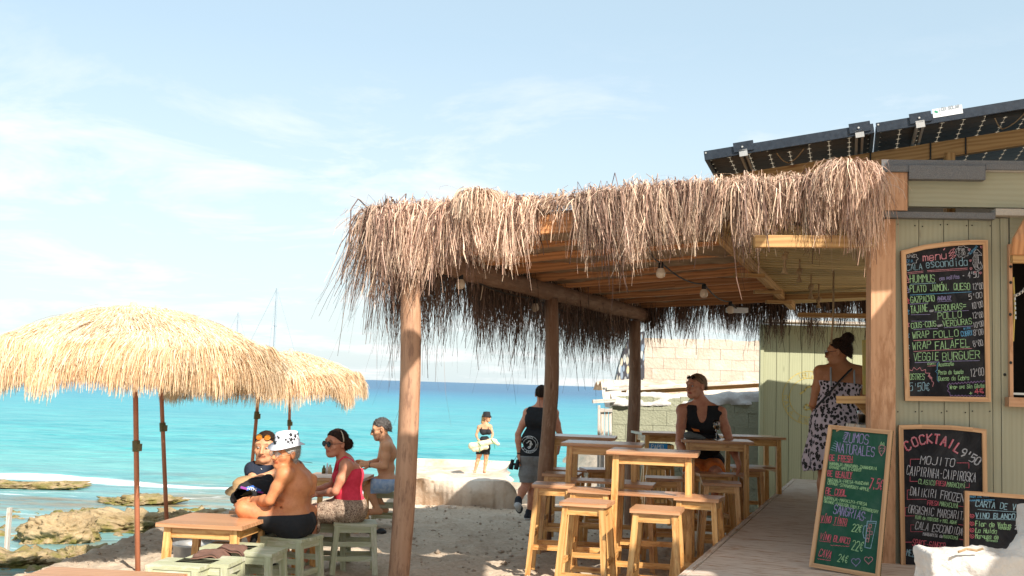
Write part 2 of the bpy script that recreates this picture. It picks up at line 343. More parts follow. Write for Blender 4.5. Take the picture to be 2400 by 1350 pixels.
def nets(name,prims,vox=.008,k=.02,off=0,cuts=(),post=None,col=None):
    """prims: list of (prim[,op[,k]]), op '+' or '-'; cuts: functions of P, the kept side negative"""
    prims=[q if isinstance(q,list) else [q] for q in prims]
    lo=np.min([bb(q[0],off)[0] for q in prims if len(q)<2 or q[1]=='+'],0)-3*vox; hi=np.max([bb(q[0],off)[1] for q in prims if len(q)<2 or q[1]=='+'],0)+3*vox
    n=np.ceil((hi-lo)/vox).astype(int)+1; F=np.full(n,.3,np.float32)
    ax=[lo[i]+np.arange(n[i])*vox for i in range(3)]
    for q in prims:
        p=q[0]; op=q[1] if len(q)>1 else '+'; kk=q[2] if len(q)>2 else k
        a,b=bb(p,off); pad=kk+2.5*vox; i0=np.clip(np.floor((a-pad-lo)/vox).astype(int),0,n-1); i1=np.clip(np.ceil((b+pad-lo)/vox).astype(int)+1,1,n)
        if (i1<=i0).any(): continue
        sl=tuple(slice(x,y) for x,y in zip(i0,i1)); P=np.stack(np.meshgrid(*[ax[i][sl[i]] for i in range(3)],indexing='ij'),-1)
        d=dist(p,P,off if op=='+' else 0); f=F[sl]
        if op=='+': h=np.clip(.5+.5*(f-d)/kk,0,1); F[sl]=f+(d-f)*h-kk*h*(1-h)
        else: d=-d; h=np.clip(.5-.5*(f-d)/kk,0,1); F[sl]=f+(d-f)*h+kk*h*(1-h)
    if cuts or post:
        P=np.stack(np.meshgrid(*ax,indexing='ij'),-1)
        if post: F=F+post(P)
        for c in cuts: F=np.maximum(F,c(P))
    ins=F<0; nx,ny,nz=n-1
    cnt=sum(ins[a:a+nx,b:b+ny,c:c+nz].astype(np.int8) for a in(0,1) for b in(0,1) for c in(0,1)); act=(cnt>0)&(cnt<8)
    I=np.argwhere(act); idx=np.full(act.shape,-1,np.int64); idx[act]=np.arange(len(I)); acc=np.zeros((len(I),3)); m=np.zeros(len(I))
    cs=[(a,b,c) for a in(0,1) for b in(0,1) for c in(0,1)]
    for u in cs:
        for axn in range(3):
            if u[axn]: continue
            v=list(u); v[axn]=1; fa=F[I[:,0]+u[0],I[:,1]+u[1],I[:,2]+u[2]]; fb=F[I[:,0]+v[0],I[:,1]+v[1],I[:,2]+v[2]]
            w=(fa<0)!=(fb<0); t=np.where(w,fa/(fa-fb+1e-12),0); pt=np.array(u,float)+np.zeros((len(I),3)); pt[:,axn]+=t
            acc+=pt*w[:,None]; m+=w
    Vv=lo+(I+acc/np.maximum(m,1)[:,None])*vox; Q=[]
    for axn in range(3):
        o1,o2=[(1,2),(2,0),(0,1)][axn]; A=[slice(None)]*3;B=[slice(None)]*3; A[axn]=slice(0,-1);B[axn]=slice(1,None)
        df=ins[tuple(A)]!=ins[tuple(B)]; E=np.argwhere(df); E=E[(E[:,o1]>0)&(E[:,o2]>0)&(E[:,o1]<n[o1]-1)&(E[:,o2]<n[o2]-1)]
        if not len(E): continue
        def c(d1,d2): e=E.copy(); e[:,o1]-=d1; e[:,o2]-=d2; return idx[e[:,0],e[:,1],e[:,2]]
        q=np.stack([c(1,1),c(0,1),c(0,0),c(1,0)],-1); fl=~ins[E[:,0],E[:,1],E[:,2]]; q[fl]=q[fl][:,::-1]; Q.append(q)
    Q=np.concatenate(Q); Q=Q[(Q>=0).all(1)]
    C=col(Vv) if col else None
    return npmesh(name,Vv,Q,col=C)
def grid(name,X,Y,Z,col=None):
    h,w=X.shape; v=np.stack([X,Y,Z],-1).reshape(-1,3); i=np.arange(h*w).reshape(h,w)
    q=np.stack([i[:-1,:-1],i[:-1,1:],i[1:,1:],i[1:,:-1]],-1).reshape(-1,4); return npmesh(name,v,q,col=col)
sstep=lambda x,a,b:(lambda t:t*t*(3-2*t))(np.clip((x-a)/(b-a),0,1))
# ------------------------------------------------------------------ sea
SEA=-1.0
ys=np.concatenate([np.geomspace(7,60,330),np.geomspace(60.6,25000,90)]); u=np.linspace(-1,1,330); u=u*(.35+.65*np.abs(u))
Yg,U=np.meshgrid(ys,u,indexing='ij'); Xg=U*(1.3*Yg+10)-Yg*.05
P=np.stack([Xg,Yg,0*Xg],-1); am=np.exp(-Yg/120)*np.clip((Yg-22)/20,.12,1)
Zg=SEA+am*(.10*fbm(P*[.18,.5,1],4,3)+.035*fbm(P*[1.1,2.2,1],3,9))
wy=27.2+1.1*vn(P*[.13,0,0],5)+.35*vn(P*[.7,0,0],6); Zg+=.17*np.exp(-((Yg-wy-.7)/.75)**2)*(.6+.4*vn(P*[.3,0,0],8))
Zg[Yg>2000]=SEA
m=Mt('sea water',.3,.22,IOR=1.33)
ge=m.n('ShaderNodeNewGeometry'); sp=m.n('ShaderNodeSeparateXYZ'); m.l(ge.outputs['Position'],sp.inputs[0])
pc=m.n('ShaderNodeMapping',i_Scale=(.35,1,1)); m.l(ge.outputs['Position'],pc.inputs[0]); co=pc.outputs[0]
n1=m.noise(co,.09,4,.6); n2=m.noise(co,.6,5,.65)
lg=m.n('ShaderNodeMath',operation='LOGARITHM',i_1=10.0); 
wrp=m.n('ShaderNodeMath',operation='MULTIPLY_ADD',i_1=.0); m.l(sp.outputs['Y'],lg.inputs[0])
f0=m.rng(lg.outputs[0],1.2,2.7); nn=m.n('ShaderNodeMath',operation='MULTIPLY_ADD',i_1=.10); m.l(n1,nn.inputs[0]); m.l(f0,nn.inputs[2])
base=m.ramp(nn.outputs[0],[(.05,(.26,.27,.22)),(.19,(.20,.30,.27)),(.235,(.12,.38,.33)),(.33,(.03,.37,.36)),(.60,(.0,.30,.37)),(.80,(.0,.17,.31)),(.95,(.0,.07,.20))])
pat=m.rng(n2,.42,.62); base=m.mix(m.rng(n1,.42,.62,0,.5),base,m.mix(.5,base,(.0,.16,.24))); base=m.mix(m.rng(f0,.3,.75,.34,.05),base,m.ramp(n2,[(.36,(.0,.19,.25)),(.62,(.24,.56,.50))])); n3=m.noise(co,2.6,5,.7); base=m.mix(m.rng(f0,.3,.75,.30,.05),base,m.ramp(n3,[(.38,(.0,.14,.22)),(.62,(.16,.50,.50))]))
# shallow rock showing through near the shore
r1=m.noise(co,.55,7,.7); rk=m.rng(r1,.50,.62); nearm=m.rng(sp.outputs['Y'],22,30.5,1,0); rkf=m.n('ShaderNodeMath',operation='MULTIPLY'); m.l(rk,rkf.inputs[0]); m.l(nearm,rkf.inputs[1])
base=m.mix(rkf.outputs[0],base,m.ramp(m.noise(co,2.5,5,.7),[(.35,(.10,.08,.04)),(.65,(.36,.25,.13))]))
# foam of the breaking wave and lace behind it
mx=m.noise(pc.outputs[0],.25,2,.5); wl=m.n('ShaderNodeMath',operation='MULTIPLY_ADD',i_1=4.0,i_2=-2.0); m.l(mx,wl.inputs[0])
yy=m.n('ShaderNodeMath',operation='ADD'); m.l(sp.outputs['Y'],yy.inputs[0]); m.l(wl.outputs[0],yy.inputs[1])
fb1=m.rng(yy.outputs[0],25.3,26.6); fb2=m.rng(yy.outputs[0],26.8,27.6,1,0); ff=m.n('ShaderNodeMath',operation='MULTIPLY'); m.l(fb1,ff.inputs[0]); m.l(fb2,ff.inputs[1])
fn=m.noise(co,3.2,6,.75); fs=m.n('ShaderNodeMath',operation='ADD'); m.l(ff.outputs[0],fs.inputs[0]); m.l(fn,fs.inputs[1]); foam=m.rng(fs.outputs[0],1.08,1.34)
lace=m.rng(m.noise(co,1.4,8,.8,.6),.56,.66); lm=m.n('ShaderNodeMath',operation='MULTIPLY'); m.l(lace,lm.inputs[0]); m.l(m.rng(sp.outputs['Y'],25.5,31,.7,0),lm.inputs[1])
xl=m.rng(sp.outputs['X'],-9.5,-7.5); fo=m.n('ShaderNodeMath',operation='MAXIMUM'); m.l(foam,fo.inputs[0]); m.l(lm.outputs[0],fo.inputs[1])
base=m.mix(fo.outputs[0],base,(.82,.84,.84)); m.color(base); m.l(m.rng(fo.outputs[0],0,1,.3,.9),m.b.inputs['Roughness'])
b1=m.n('ShaderNodeBump',i_Strength=1.0,i_Distance=.14); m.l(m.noise(co,1.3,6,.62,.3),b1.inputs['Height'])
b2=m.n('ShaderNodeBump',i_Strength=.7,i_Distance=.6); pf=m.n('ShaderNodeMapping',i_Scale=(.3,1,1)); m.l(ge.outputs['Position'],pf.inputs[0]); m.l(m.noise(pf.outputs[0],.22,4,.6),b2.inputs['Height']); m.l(b1.outputs[0],b2.inputs['Normal']); m.l(b2.outputs[0],m.b.inputs['Normal'])
put('sea',grid('sea',Xg,Yg,Zg),m.m,kind='structure',smooth=True)
# ------------------------------------------------------------------ beach
def shore(Y): return np.interp(Y,[-12,3,9,12,17,21,30,40],[-5.5,-5.0,-3.75,-3.7,-3.5,-2.6,-1.9,-1.5])
def ground(X,Y,detail=True):
    X=np.asarray(X,float);Y=np.asarray(Y,float); zl=np.interp(Y,[-10,10,15,17,28,31,36],[0,0,-.16,-.26,-.85,-1.08,-1.5])
    r=sstep(X,1.2,3); zl=zl*(1-r)+np.maximum(zl,-.28)*r
    P=np.stack([X,Y,0*X],-1); s=X-shore(Y)+.35*vn(P*.8,2); k=sstep(s,-1.0,.25); z=zl*k+(-1.6)*(1-k)
    if detail: z=z+k*(.03*fbm(P*1.7,3,11)+.035*np.abs(fbm(P*4.2,4,14,.6))-.02)
    return z
PEB=None
def nonuni(a,b,c,d,n1,n2,n3): return np.concatenate([np.linspace(a,b,n1,endpoint=False),np.linspace(b,c,n2,endpoint=False),np.linspace(c,d,n3)])
xs=nonuni(-9,-4.2,4.2,16,24,230,40); ys=nonuni(-12,6.5,18,40,40,300,70); Xg,Yg=np.meshgrid(xs,ys)
m=Mt('beach sand',.95,.15); ge=m.n('ShaderNodeNewGeometry'); co=ge.outputs['Position']; a=m.noise(co,1.1,5,.6); b=m.noise(co,22,4,.7)
col=m.ramp(a,[(.3,(.47,.36,.26)),(.7,(.60,.49,.37))]); col=m.mix(.35,col,m.ramp(b,[(.35,(.30,.22,.15)),(.65,(.70,.59,.46))])); m.color(col)
bp=m.n('ShaderNodeBump',i_Strength=.8,i_Distance=.03); m.l(m.noise(co,7,8,.7),bp.inputs['Height']); m.l(bp.outputs[0],m.b.inputs['Normal'])
put('sand',grid('sand',Xg,Yg,ground(Xg,Yg)),m.m,kind='structure',smooth=True)
N=2600; xs=rng.uniform(-4.4,2.2,N); ys=rng.uniform(7.5,17.5,N)**1.0; zs=ground(xs,ys); r=np.exp(rng.normal(-4.6,.55,N)); o=np.array([(1,0,0),(0,1,0),(-1,0,0),(0,-1,0),(0,0,.7),(0,0,-.7)],float)
v=np.stack([xs,ys,zs+r*.25],-1)[:,None]+o[None]*r[:,None,None]*rng.uniform(.6,1.3,(N,6,1)); T_=np.array([(0,1,4),(1,2,4),(2,3,4),(3,0,4),(1,0,5),(2,1,5),(3,2,5),(0,3,5)]); q=(np.arange(N)*6)[:,None,None]+T_[None]
M['pebble']=plain('pebbles',(.52,.42,.32),(.24,.18,.13),9,.9); put('pebbles',npmesh('pebbles',v.reshape(-1,3),q.reshape(-1,3),tri=True),M['pebble'],kind='stuff')
# ------------------------------------------------------------------ rocks
def rockmat(n,c1,c2,c3,moss=None,sc=1):
    m=Mt(n,.9,.2); ge=m.n('ShaderNodeNewGeometry'); co=ge.outputs['Position']; a=m.noise(co,2.2*sc,7,.68); 
    vo=m.n('ShaderNodeTexVoronoi',i_Scale=11*sc); m.l(co,vo.inputs['Vector']); pit=m.rng(vo.outputs['Distance'],.0,.28,1,0); pm=m.n('ShaderNodeMath',operation='MULTIPLY'); m.l(pit,pm.inputs[0]); m.l(m.rng(m.noise(co,4*sc,3),.48,.6),pm.inputs[1])
    col=m.ramp(a,[(.3,c2),(.65,c1)]); col=m.mix(pm.outputs[0],col,c3)
    if moss:
        sp=m.n('ShaderNodeSeparateXYZ'); m.l(co,sp.inputs[0]); f=m.rng(sp.outputs['Z'],SEA+.02,SEA+.28,1,0); q=m.n('ShaderNodeMath',operation='MULTIPLY'); m.l(f,q.inputs[0]); m.l(m.rng(m.noise(co,6,4),.42,.58),q.inputs[1]); col=m.mix(q.outputs[0],col,moss)
    m.color(col); m.bump(m.mix(.5,m.noise(co,9*sc,8,.75),a),1,.05); return m.m
M['rock']=rockmat('shore rock',(.44,.33,.19),(.20,.135,.07),(.04,.028,.016),(.17,.15,.035)); M['rockpale']=rockmat('pale ledge rock',(.76,.66,.55),(.50,.34,.22),(.20,.12,.07),None,.6)
ico={}
def rock(label,c,r,seed,rot=0,rough=.3,group='weathered rocks in the shallows',mat='rock',flat=1.0):
    bm=bmesh.new(); bmesh.ops.create_icosphere(bm,subdivisions=6,radius=1); P=np.array([v.co[:] for v in bm.verts])
    P=np.sign(P)*np.abs(P)**.8; rg=1-np.abs(fbm(P*2.6+seed*3,5,seed+1,.6)); d=.86+rough*fbm(P*1.4+seed*7,5,seed,.6)+.12*rg**2-.055*np.clip(vn(P*9+seed,seed+4),0,1)**.5+.035*fbm(P*11,4,seed+2,.65); d-=.12*(1-sstep(P[:,2],-.5,.1))
    P=P*d[:,None]*np.array(r); c_,s_=math.cos(rot),math.sin(rot); P=np.stack([P[:,0]*c_-P[:,1]*s_,P[:,0]*s_+P[:,1]*c_,P[:,2]],-1)+np.array(c)
    for v,p in zip(bm.verts,P): v.co=p
    me=bpy.data.meshes.new('rock'); bm.to_mesh(me); bm.free(); return put('rock',me,M[mat],label=label,cat='rock',group=group,smooth=True)
def W(px,py,z): p=atz(px,py,z); return (p.x,p.y,z)
x,y,_=W(125,1272,SEA); rock('large smooth tan boulder behind the white stake',(x,y+.2,-.93),(.58,.44,.38),3,.2,.20)
x,y,_=W(300,1245,SEA); rock('long mossy rock bar behind the parasol poles',(x,y+.3,-1.0),(.85,.5,.26),5,.1,.45)
x,y,_=W(455,1232,SEA); rock('tan rock rising behind the near low table',(x-.1,y+.2,-1.02),(.65,.45,.25),8,0,.45)
x,y,_=W(300,1312,SEA+.08); rock('dark pitted rock at the foot of the nearest parasol pole',(x,y,-.93),(.36,.3,.26),9,.5,.45)
x,y,_=W(175,1315,SEA); rock('small yellow mossy rock in front of the big boulder',(x,y+.1,-1.02),(.42,.3,.2),12,.1,.5)
x,y,_=W(25,1322,SEA); rock('ochre rock cut by the left edge of the picture',(x,y,-1.03),(.5,.3,.16),14,.1,.5)
x,y,_=W(395,1290,SEA+.1); rock('rubbly rock half hidden by the low table leg',(x+.1,y,-.95),(.4,.3,.28),21,.1,.5)
x,y,_=W(40,1140,SEA); rock('low dark reef rock awash left of the breaking wave',(x,y,-1.03),(1.5,.6,.16),31,.0,.4)
x,y,_=W(290,1178,SEA); rock('flat thin rock awash between boulder and wave',(x+.2,y,-1.03),(.8,.5,.13),33,.0,.5)
xs=np.linspace(-11,-2.2,220); ys=np.linspace(12.5,25,240); Xg,Yg=np.meshgrid(xs,ys); P=np.stack([Xg,Yg,0*Xg],-1)
Zg=-1.10+.17*fbm(P*[.6,1.1,1],4,41,.6)+.09*np.abs(fbm(P*4,4,43,.65))-.05-.10*sstep(Yg,19,25)
put('rock_shelf',grid('rock_shelf',Xg,Yg,Zg),M['rock'],kind='structure',smooth=True)
# pale ledge the bather stands on
us=np.linspace(-1,1,120); vs=np.linspace(0,1,170); U,Vv=np.meshgrid(us,vs); Yc=16.9+16.5*Vv**1.15
cx=np.interp(Yc,[17,24,33],[-.70,-1.05,-1.35]); hw=np.interp(Yc,[17,24,33],[.94,1.2,1.45]); Xc=cx+hw*U+.12*vn(np.stack([Yc*.9,U*0,U*0],-1),3)*np.abs(U)
P=np.stack([Xc,Yc,0*Xc],-1); Zt=np.interp(Yc,[16.9,17.3,20,24,29,33.4],[.15,.22,-.10,-.40,-.72,-.86])+.07*fbm(P*1.1,5,51)-.05*np.clip(fbm(P*[1.2,.5,1],3,55),0,1)
edge=np.maximum(np.abs(U)**14,(1-np.clip(Vv/.012,0,1))**2); edge=np.maximum(edge,(Vv>.985)*1.0); Zt=Zt*(1-edge)+(-.62-.05*Vv+0*U)*edge
fr=(1-np.clip(Vv/.02,0,1)); Yc=Yc-.12*np.sin(fr*math.pi)+.16*fr*fbm(np.stack([Xc*3,Zt*5,0*Xc],-1),4,52)+.45*fr**1.5
props(put('ledge',grid('ledge',Xc,Yc,Zt),M['rockpale'],smooth=True),'broad pale rock ledge by the water under the standing bather','rock')
x,y,_=W(985,1190,-.25); rock('grey rounded stone beside the pale ledge behind the front post',(x,y,-.3),(.16,.13,.09),61,0,.3,None,'rockpale')
x,y,_=W(1045,1188,-.25); rock('flat sandy stone under the near lip of the pale ledge',(x,y,-.3),(.22,.14,.07),62,0,.3,None,'rockpale')
# white stake and hose
g=G(); a=atz(15,1298,SEA); b=at(23,1190,a.y); g.bar(a,b,.075,.05); g.put('stake',M['white'],label='leaning white wooden stake in the shallows at the left edge',cat='stake')
g=G(); pts=[atz(x,y,z)+Vector((0,0,.0)) for x,y,z in ((215,1328,-.62),(300,1318,-.42),(350,1308,-.2),(400,1300,.0),(470,1302,.03))]; g.tube(pts,.02,8); g.put('hose',M['black'],label='black hose lying across the edge of the sand',cat='hose')
# ------------------------------------------------------------------ sailing boats
def boat(px,d,mh,label,tilt=0):
    p=at(px,900,d); t=thing('sailboat',label,'boat',(p.x,p.y,SEA),group='sailing boats at anchor'); o=Vector((p.x,p.y,SEA)); L=mh*.72
    secs=[]; g=G()
    for i in range(9):
        s=i/8; w=.5*L*.3*math.sin(math.pi*min(1,s*.78+.12))**.8*(1 if s<.98 else .1); zk=-.2; zt=.9+.5*s*s; x=(s-.5)*L; secs.append([o+Vector((x,-w,zt)),o+Vector((x,-w*.75,.1)),o+Vector((x,0,zk)),o+Vector((x,w*.75,.1)),o+Vector((x,w,zt))])
    for i in range(8):
        for j in range(4): g.face([secs[i][j],secs[i][j+1],secs[i+1][j+1],secs[i+1][j]])
        g.face([secs[i][4],secs[i][0],secs[i+1][0],secs[i+1][4]])
    g.face(secs[0][::-1]); g.put('hull',M['whiteprint'],t); g=G(); g.box(o+Vector((-L*.05,0,1.15)),(L*.34,L*.14,.5)); g.put('cabin',M['label'],t)
    mb=o+Vector((L*.08,0,1)); mt=o+Vector((L*.08+tilt,0,mh)); g=G(); g.tube([mb,mt],.15,8); g.tube([mb.lerp(mt,.62)+Vector((0,-1.2,0)),mb.lerp(mt,.62)+Vector((0,1.2,0))],.05,6); g.put('mast',M['greyprint'],t)
    g=G(); g.tube([mb+Vector((0,0,1.2)),mb+Vector((-L*.4,0,1.3))],.12,8); g.put('boom',M['label'],t)
    g=G(); [g.tube([mt,q],.04,5) for q in (o+Vector((L*.5,0,1.3)),o+Vector((-L*.5,0,.9)),o+Vector((0,-L*.14,.9)))]; g.put('rigging',M['greyprint'],t)
boat(624,170,16.2,'nearer sailing boat with the tall mast behind the straw parasols',.0)
boat(540,262,17.5,'smaller distant sailing boat with the faint short mast on the left')
# ------------------------------------------------------------------ far walls
def blockwall(name,label,x0,x1,y,z0,z1,bw,bh,mat,topf=None,slope=0,mcol=None):
    t=thing(name,label,'wall',((x0+x1)/2,y,z0)); g=G(); nr=int(round((z1-z0)/bh)); 
    zt=lambda x:z1+slope*(x-x0)
    g.box(((x0+x1)/2,y+.11,(z0+z1)/2-.03),(x1-x0-.02,.16,z1-z0-.1),L=(1,0,0)); g.put('mortar',mcol or mat,t)
    for r in range(nr):
        x=x0-(bw/2 if r%2 else 0)
        while x<x1-.05:
            a=max(x,x0);b=min(x+bw,x1)
            if b-a>.06:
                g=G(); za=z0+r*bh; dz=min(1,1); h=bh*.98 if r<nr-1 else bh*.98*random.uniform(.75,1); g.box(((a+b)/2,y+.1+random.uniform(-.004,.004),za+h/2),(b-a-.005,.2,h),L=(1,0,0)); g.put('block',mat,t,bev=.003)
            x+=bw
    return t
M['blockgreen']=plain('sage painted block',(.34,.34,.24),(.28,.28,.19),3,.9,.8,30,dist=.02); M['blockwhite']=plain('whitewashed block',(.60,.51,.42),(.46,.37,.29),2.2,.9,.8,20,dist=.02)
Yw=16.6; xa=at(1436,930,Yw).x; xb=at(1792,930,Yw).x
blockwall('green_block_wall','low sage green block wall with ragged plaster top behind the far tables',xa,xb,Yw,-.26,1.52,.405,.2225,M['blockgreen'])
Yw2=21; blockwall('white_block_wall','tall whitewashed block wall behind the green one',at(1502,850,Yw2).x,5.9,Yw2,.8,2.62,.43,.2,M['blockwhite'])
# ragged plaster along the top of the green wall and the rubble behind
n=90; xs=np.linspace(xa-.02,xb,n); vs=np.linspace(0,1,16); U,Vv=np.meshgrid(xs,vs); zt=1.50+.04*(U-xa)
ang=Vv*math.pi; P=np.stack([U,ang*0,ang],-1); r=1+.5*fbm(np.stack([U*4,Vv*4,0*U],-1),4,71)
Yp=Yw+.1-np.cos(ang)*.15*r; Zp=zt-.04+np.sin(ang)*.06*r-(np.abs(np.cos(ang))**2)*.12
props(put('plaster_capping',grid('plaster_capping',U,Yp,Zp),M['stucco'],smooth=True),'lumpy white plaster capping along the low green block wall','plaster capping')
P=np.stack([U*1.0,Vv*0,Vv],-1); Zq=np.interp(Vv,[0,.3,.7,1],[1.2,1.62,1.72,1.5])+.1*fbm(np.stack([U*2.4,Vv*5,0*U],-1),5,72); Yq=17.4+2.6*Vv
props(put('rubble_bank',grid('rubble_bank',U*1.12-.2,Yq,Zq),M['rockpale'],smooth=True),'pale broken rubble heaped between the two block walls','rubble')
t=thing('broken_roof_edge','weathered timber ledge running in front of the white block wall','ledge',(3,17.2,1.6))
g=G(); a=at(1417,911,17.2); b=at(1800,893,17.6); g.bar(a,b,.30,.035); g.put('board',M['white'],t)
g=G(); g.bar(at(1500,919,17.3),at(1800,902,17.7),.06,.06); g.put('batten',M['beam'],t)
g=G(); g.bar(at(1418,913,17.1),at(1480,908,17.1),.04,.075); g.put('batten',M['white'],t)
g=G(); g.bar(at(1389,941,16.5),at(1442,938,16.5),.2,.05); g.put('board',M['white'],label='short jutting board',parent=None,cat='board') if 0 else g.put('board',M['white'],t)
g=G(); g.bar(at(1458,930,17.2),at(1466,906,17.2),.05,.07); g.put('strut',M['beam'],t)
# mural wall end seen past the far post
m=Mt('flaking mural',.85); co=m.coord('Object',(1,1,1),False); vo=m.n('ShaderNodeTexVoronoi',feature='F1',i_Scale=9.0,i_Randomness=.8); mp_=m.n('ShaderNodeMapping',i_Scale=(2.2,1,.7),i_Rotation=(0,.35,0)); m.l(co,mp_.inputs[0]); m.l(mp_.outputs[0],vo.inputs['Vector'])
cc=m.ramp(m.n('ShaderNodeSeparateColor').outputs[0],[(0,(0,0,0)),(1,(1,1,1))]); sc_=m.n('ShaderNodeSeparateColor'); m.l(vo.outputs['Color'],sc_.inputs[0])
cc=m.ramp(sc_.outputs[0],[(.2,(.20,.26,.33)),(.5,(.55,.46,.28)),(.8,(.42,.45,.44))]); cc=m.mix(m.rng(vo.outputs['Distance'],.42,.55),cc,(.05,.05,.06)); spz=m.n('ShaderNodeSeparateXYZ'); m.l(co,spz.inputs[0])
gx=m.rng(spz.outputs['X'],-.30,-.22,1,0); cc=m.mix(gx,cc,(.16,.34,.10)); m.color(cc).bump(m.noise(co,20),.5,.01); M['mural']=m.m
g=G(); g.prism([at(x,y,20.6) for x,y in ((1428,962),(1437,905),(1446,862),(1458,823),(1470,797),(1484,782),(1506,778),(1506,962))],(0,-1,0),.3); g.put('mural_wall',M['mural'],label='curved end wall with flaking blue and ochre mural behind the far post',cat='wall')
# grey door post
t=thing('wooden_gate','whitewashed upright wooden gate boards left of the low green wall','gate',tuple(atz(1420,1150,-.25)))
for i,(a,b) in enumerate(((1407,1417),(1418,1426),(1427,1434))):
    g=G(); g.bar(at((a+b)/2,958+i*3,16.3),at((a+b)/2-1,1120,16.3),.3,(b-a-.5)/FPX*16.3,up=(1,0,0),w2=.05) if 0 else g.bar(at((a+b)/2,957+i*3,16.3),at((a+b)/2-1,1150,16.3),(b-a-.8)/FPX*16.3,.03,up=(0,1,0)); g.put('board',M['white'],t)
g=G(); g.bar(at(1406,962,16.27),at(1435,961,16.27),.04,.05); g.put('rail',M['white'],t)
g=G(); g.bar(at(1404,950,16.25),at(1402,1140,16.25),.035,.035,up=(0,1,0)); g.put('post',M['white'],t)
# paper recycling bin
Yb=15.4; a=at(1519,1030,Yb); b=at(1581,1030,Yb); t=thing('recycling_bin','blue lidded paper recycling bin with slatted wooden sides by the far wall','bin',((a.x+b.x)/2,Yb+.2,-.2))
cxb=(a.x+b.x)/2; wb=b.x-a.x; zt=a.z
g=G(); g.box((cxb,Yb+.22,zt),(wb+.04,.5,.05)); g.put('lid',M['plastic'],t,bev=.01)
g=G(); g.box((cxb,Yb+.2,zt+.035),(wb-.02,.4,.02)); g.put('rim',M['label'],t)
for i in range(6):
    g=G(); g.box((cxb-wb/2+wb*(i+.5)/6,Yb+.0,(zt-.05-.2)/2-.02),(wb/6*.86,.02,zt+.15)); g.put('slat',M['pine'],t,bev=.003)
g=G(); g.box((cxb,Yb+.22,(zt-.25)/2),(wb-.02,.38,zt+.12)); g.put('liner',M['black'],t)
pa=at(1543,1046,Yb-.03); g=G(); g.box((pa.x,Yb-.025,pa.z-.02),(.25,.012,.11)); sg=g.put('sign_plate',M['plastic'],t,bev=.003)
pj=lambda x,y:onp(x,y,Vector((0,Yb-.034,0)),Vector((0,-1,0))); g=lettering('PAPEL',1526,1051,1561,1052.6,9,pj,1.5,.0); g.put('lettering',M['whiteprint'],sg)
# sage plank wall at the back with stencil
Yt=15.6; x0=at(1790,900,Yt).x; t=thing('green_plank_wall','tall sage plank wall with faded yellow round stencil behind the woman','wall',(x0+1,Yt,-.28)); zt=at(1800,760,Yt).z
for i in range(13):
    g=G(); g.box((x0+.178*(i+.5),Yt+.02+random.uniform(-.002,.002),(zt-.28)/2),(.171,.025,zt+.28)); g.put('plank',M['green2'],t,bev=.003)
g=G(); g.box((x0+1.15,Yt+.045,(zt-.28)/2),(2.3,.02,zt+.26)); g.put('backing',M['black'],t)
g=G(); g.box((x0+1.15,Yt-.16,zt+.03),(2.42,.52,.035),L=(1,0,0)); g.put('roof_board',M['white'],t)
g=G(); g.box((x0-.03,Yt+.02,(zt-.28)/2),(.05,.08,zt+.28)); g.put('corner_post',M['green2'],t)
pj=lambda x,y:onp(x,y,Vector((0,Yt+.0035,0)),Vector((0,-1,0)))
def seahorse(g,cx,cy,s,proj,w):
    ribbon(g,[(cx+s*a,cy+s*b) for a,b in ((-.38,-.18),(-.2,-.3),(-.1,-.45),(.1,-.5),(.25,-.38),(.28,-.2),(.15,-.05),(.22,.12),(.2,.32),(.05,.5),(-.12,.55),(-.22,.42),(-.12,.3),(0,.36))],w,proj)
    ribbon(g,[(cx+s*a,cy+s*b) for a,b in ((.18,-.3),(.1,-.15),(.12,.05),(.1,.22),(.02,.38))],w*1.3,proj); ribbon(g,[(cx+s*.25,cy-s*.1),(cx+s*.42,cy-s*.02),(cx+s*.3,cy+s*.1)],w,proj)
def ringlogo(g,cx,cy,r,proj,w,top='IBIZA',bot='CALA ESCONDIDA'):
    for rr in (r,r*.74): ribbon(g,[(cx+rr*math.cos(a*math.pi/24),cy+rr*math.sin(a*math.pi/24)) for a in range(49)],w,proj)
    def arc(s,a0,a1,rr,h,flip):
        for i,ch in enumerate(s):
            a=a0+(a1-a0)*(i+.5)/len(s); c=Vector((cx+rr*math.cos(a),cy+rr*math.sin(a))); out=Vector((math.cos(a),math.sin(a))); tn=Vector((-out.y,out.x)); up=out
            if flip: tn=-tn; up=-out
            for sk in GL.get(ch,[]): ribbon(g,[c+tn*((x-2)/4*h*.8)+up*((y-3)/6*h) for x,y in sk],w*.8,proj)
    arc(top,-math.pi*.66,-math.pi*.34,r*.87,r*.16,False); arc(bot,math.pi*1.05,-math.pi*.05,r*.87,r*.15,True); seahorse(g,cx,cy,r*.85,proj,w*2.2)
g=G(); ringlogo(g,1896,932,62,pj,1.6); g.put('stencil',M['yellowprint'],t)
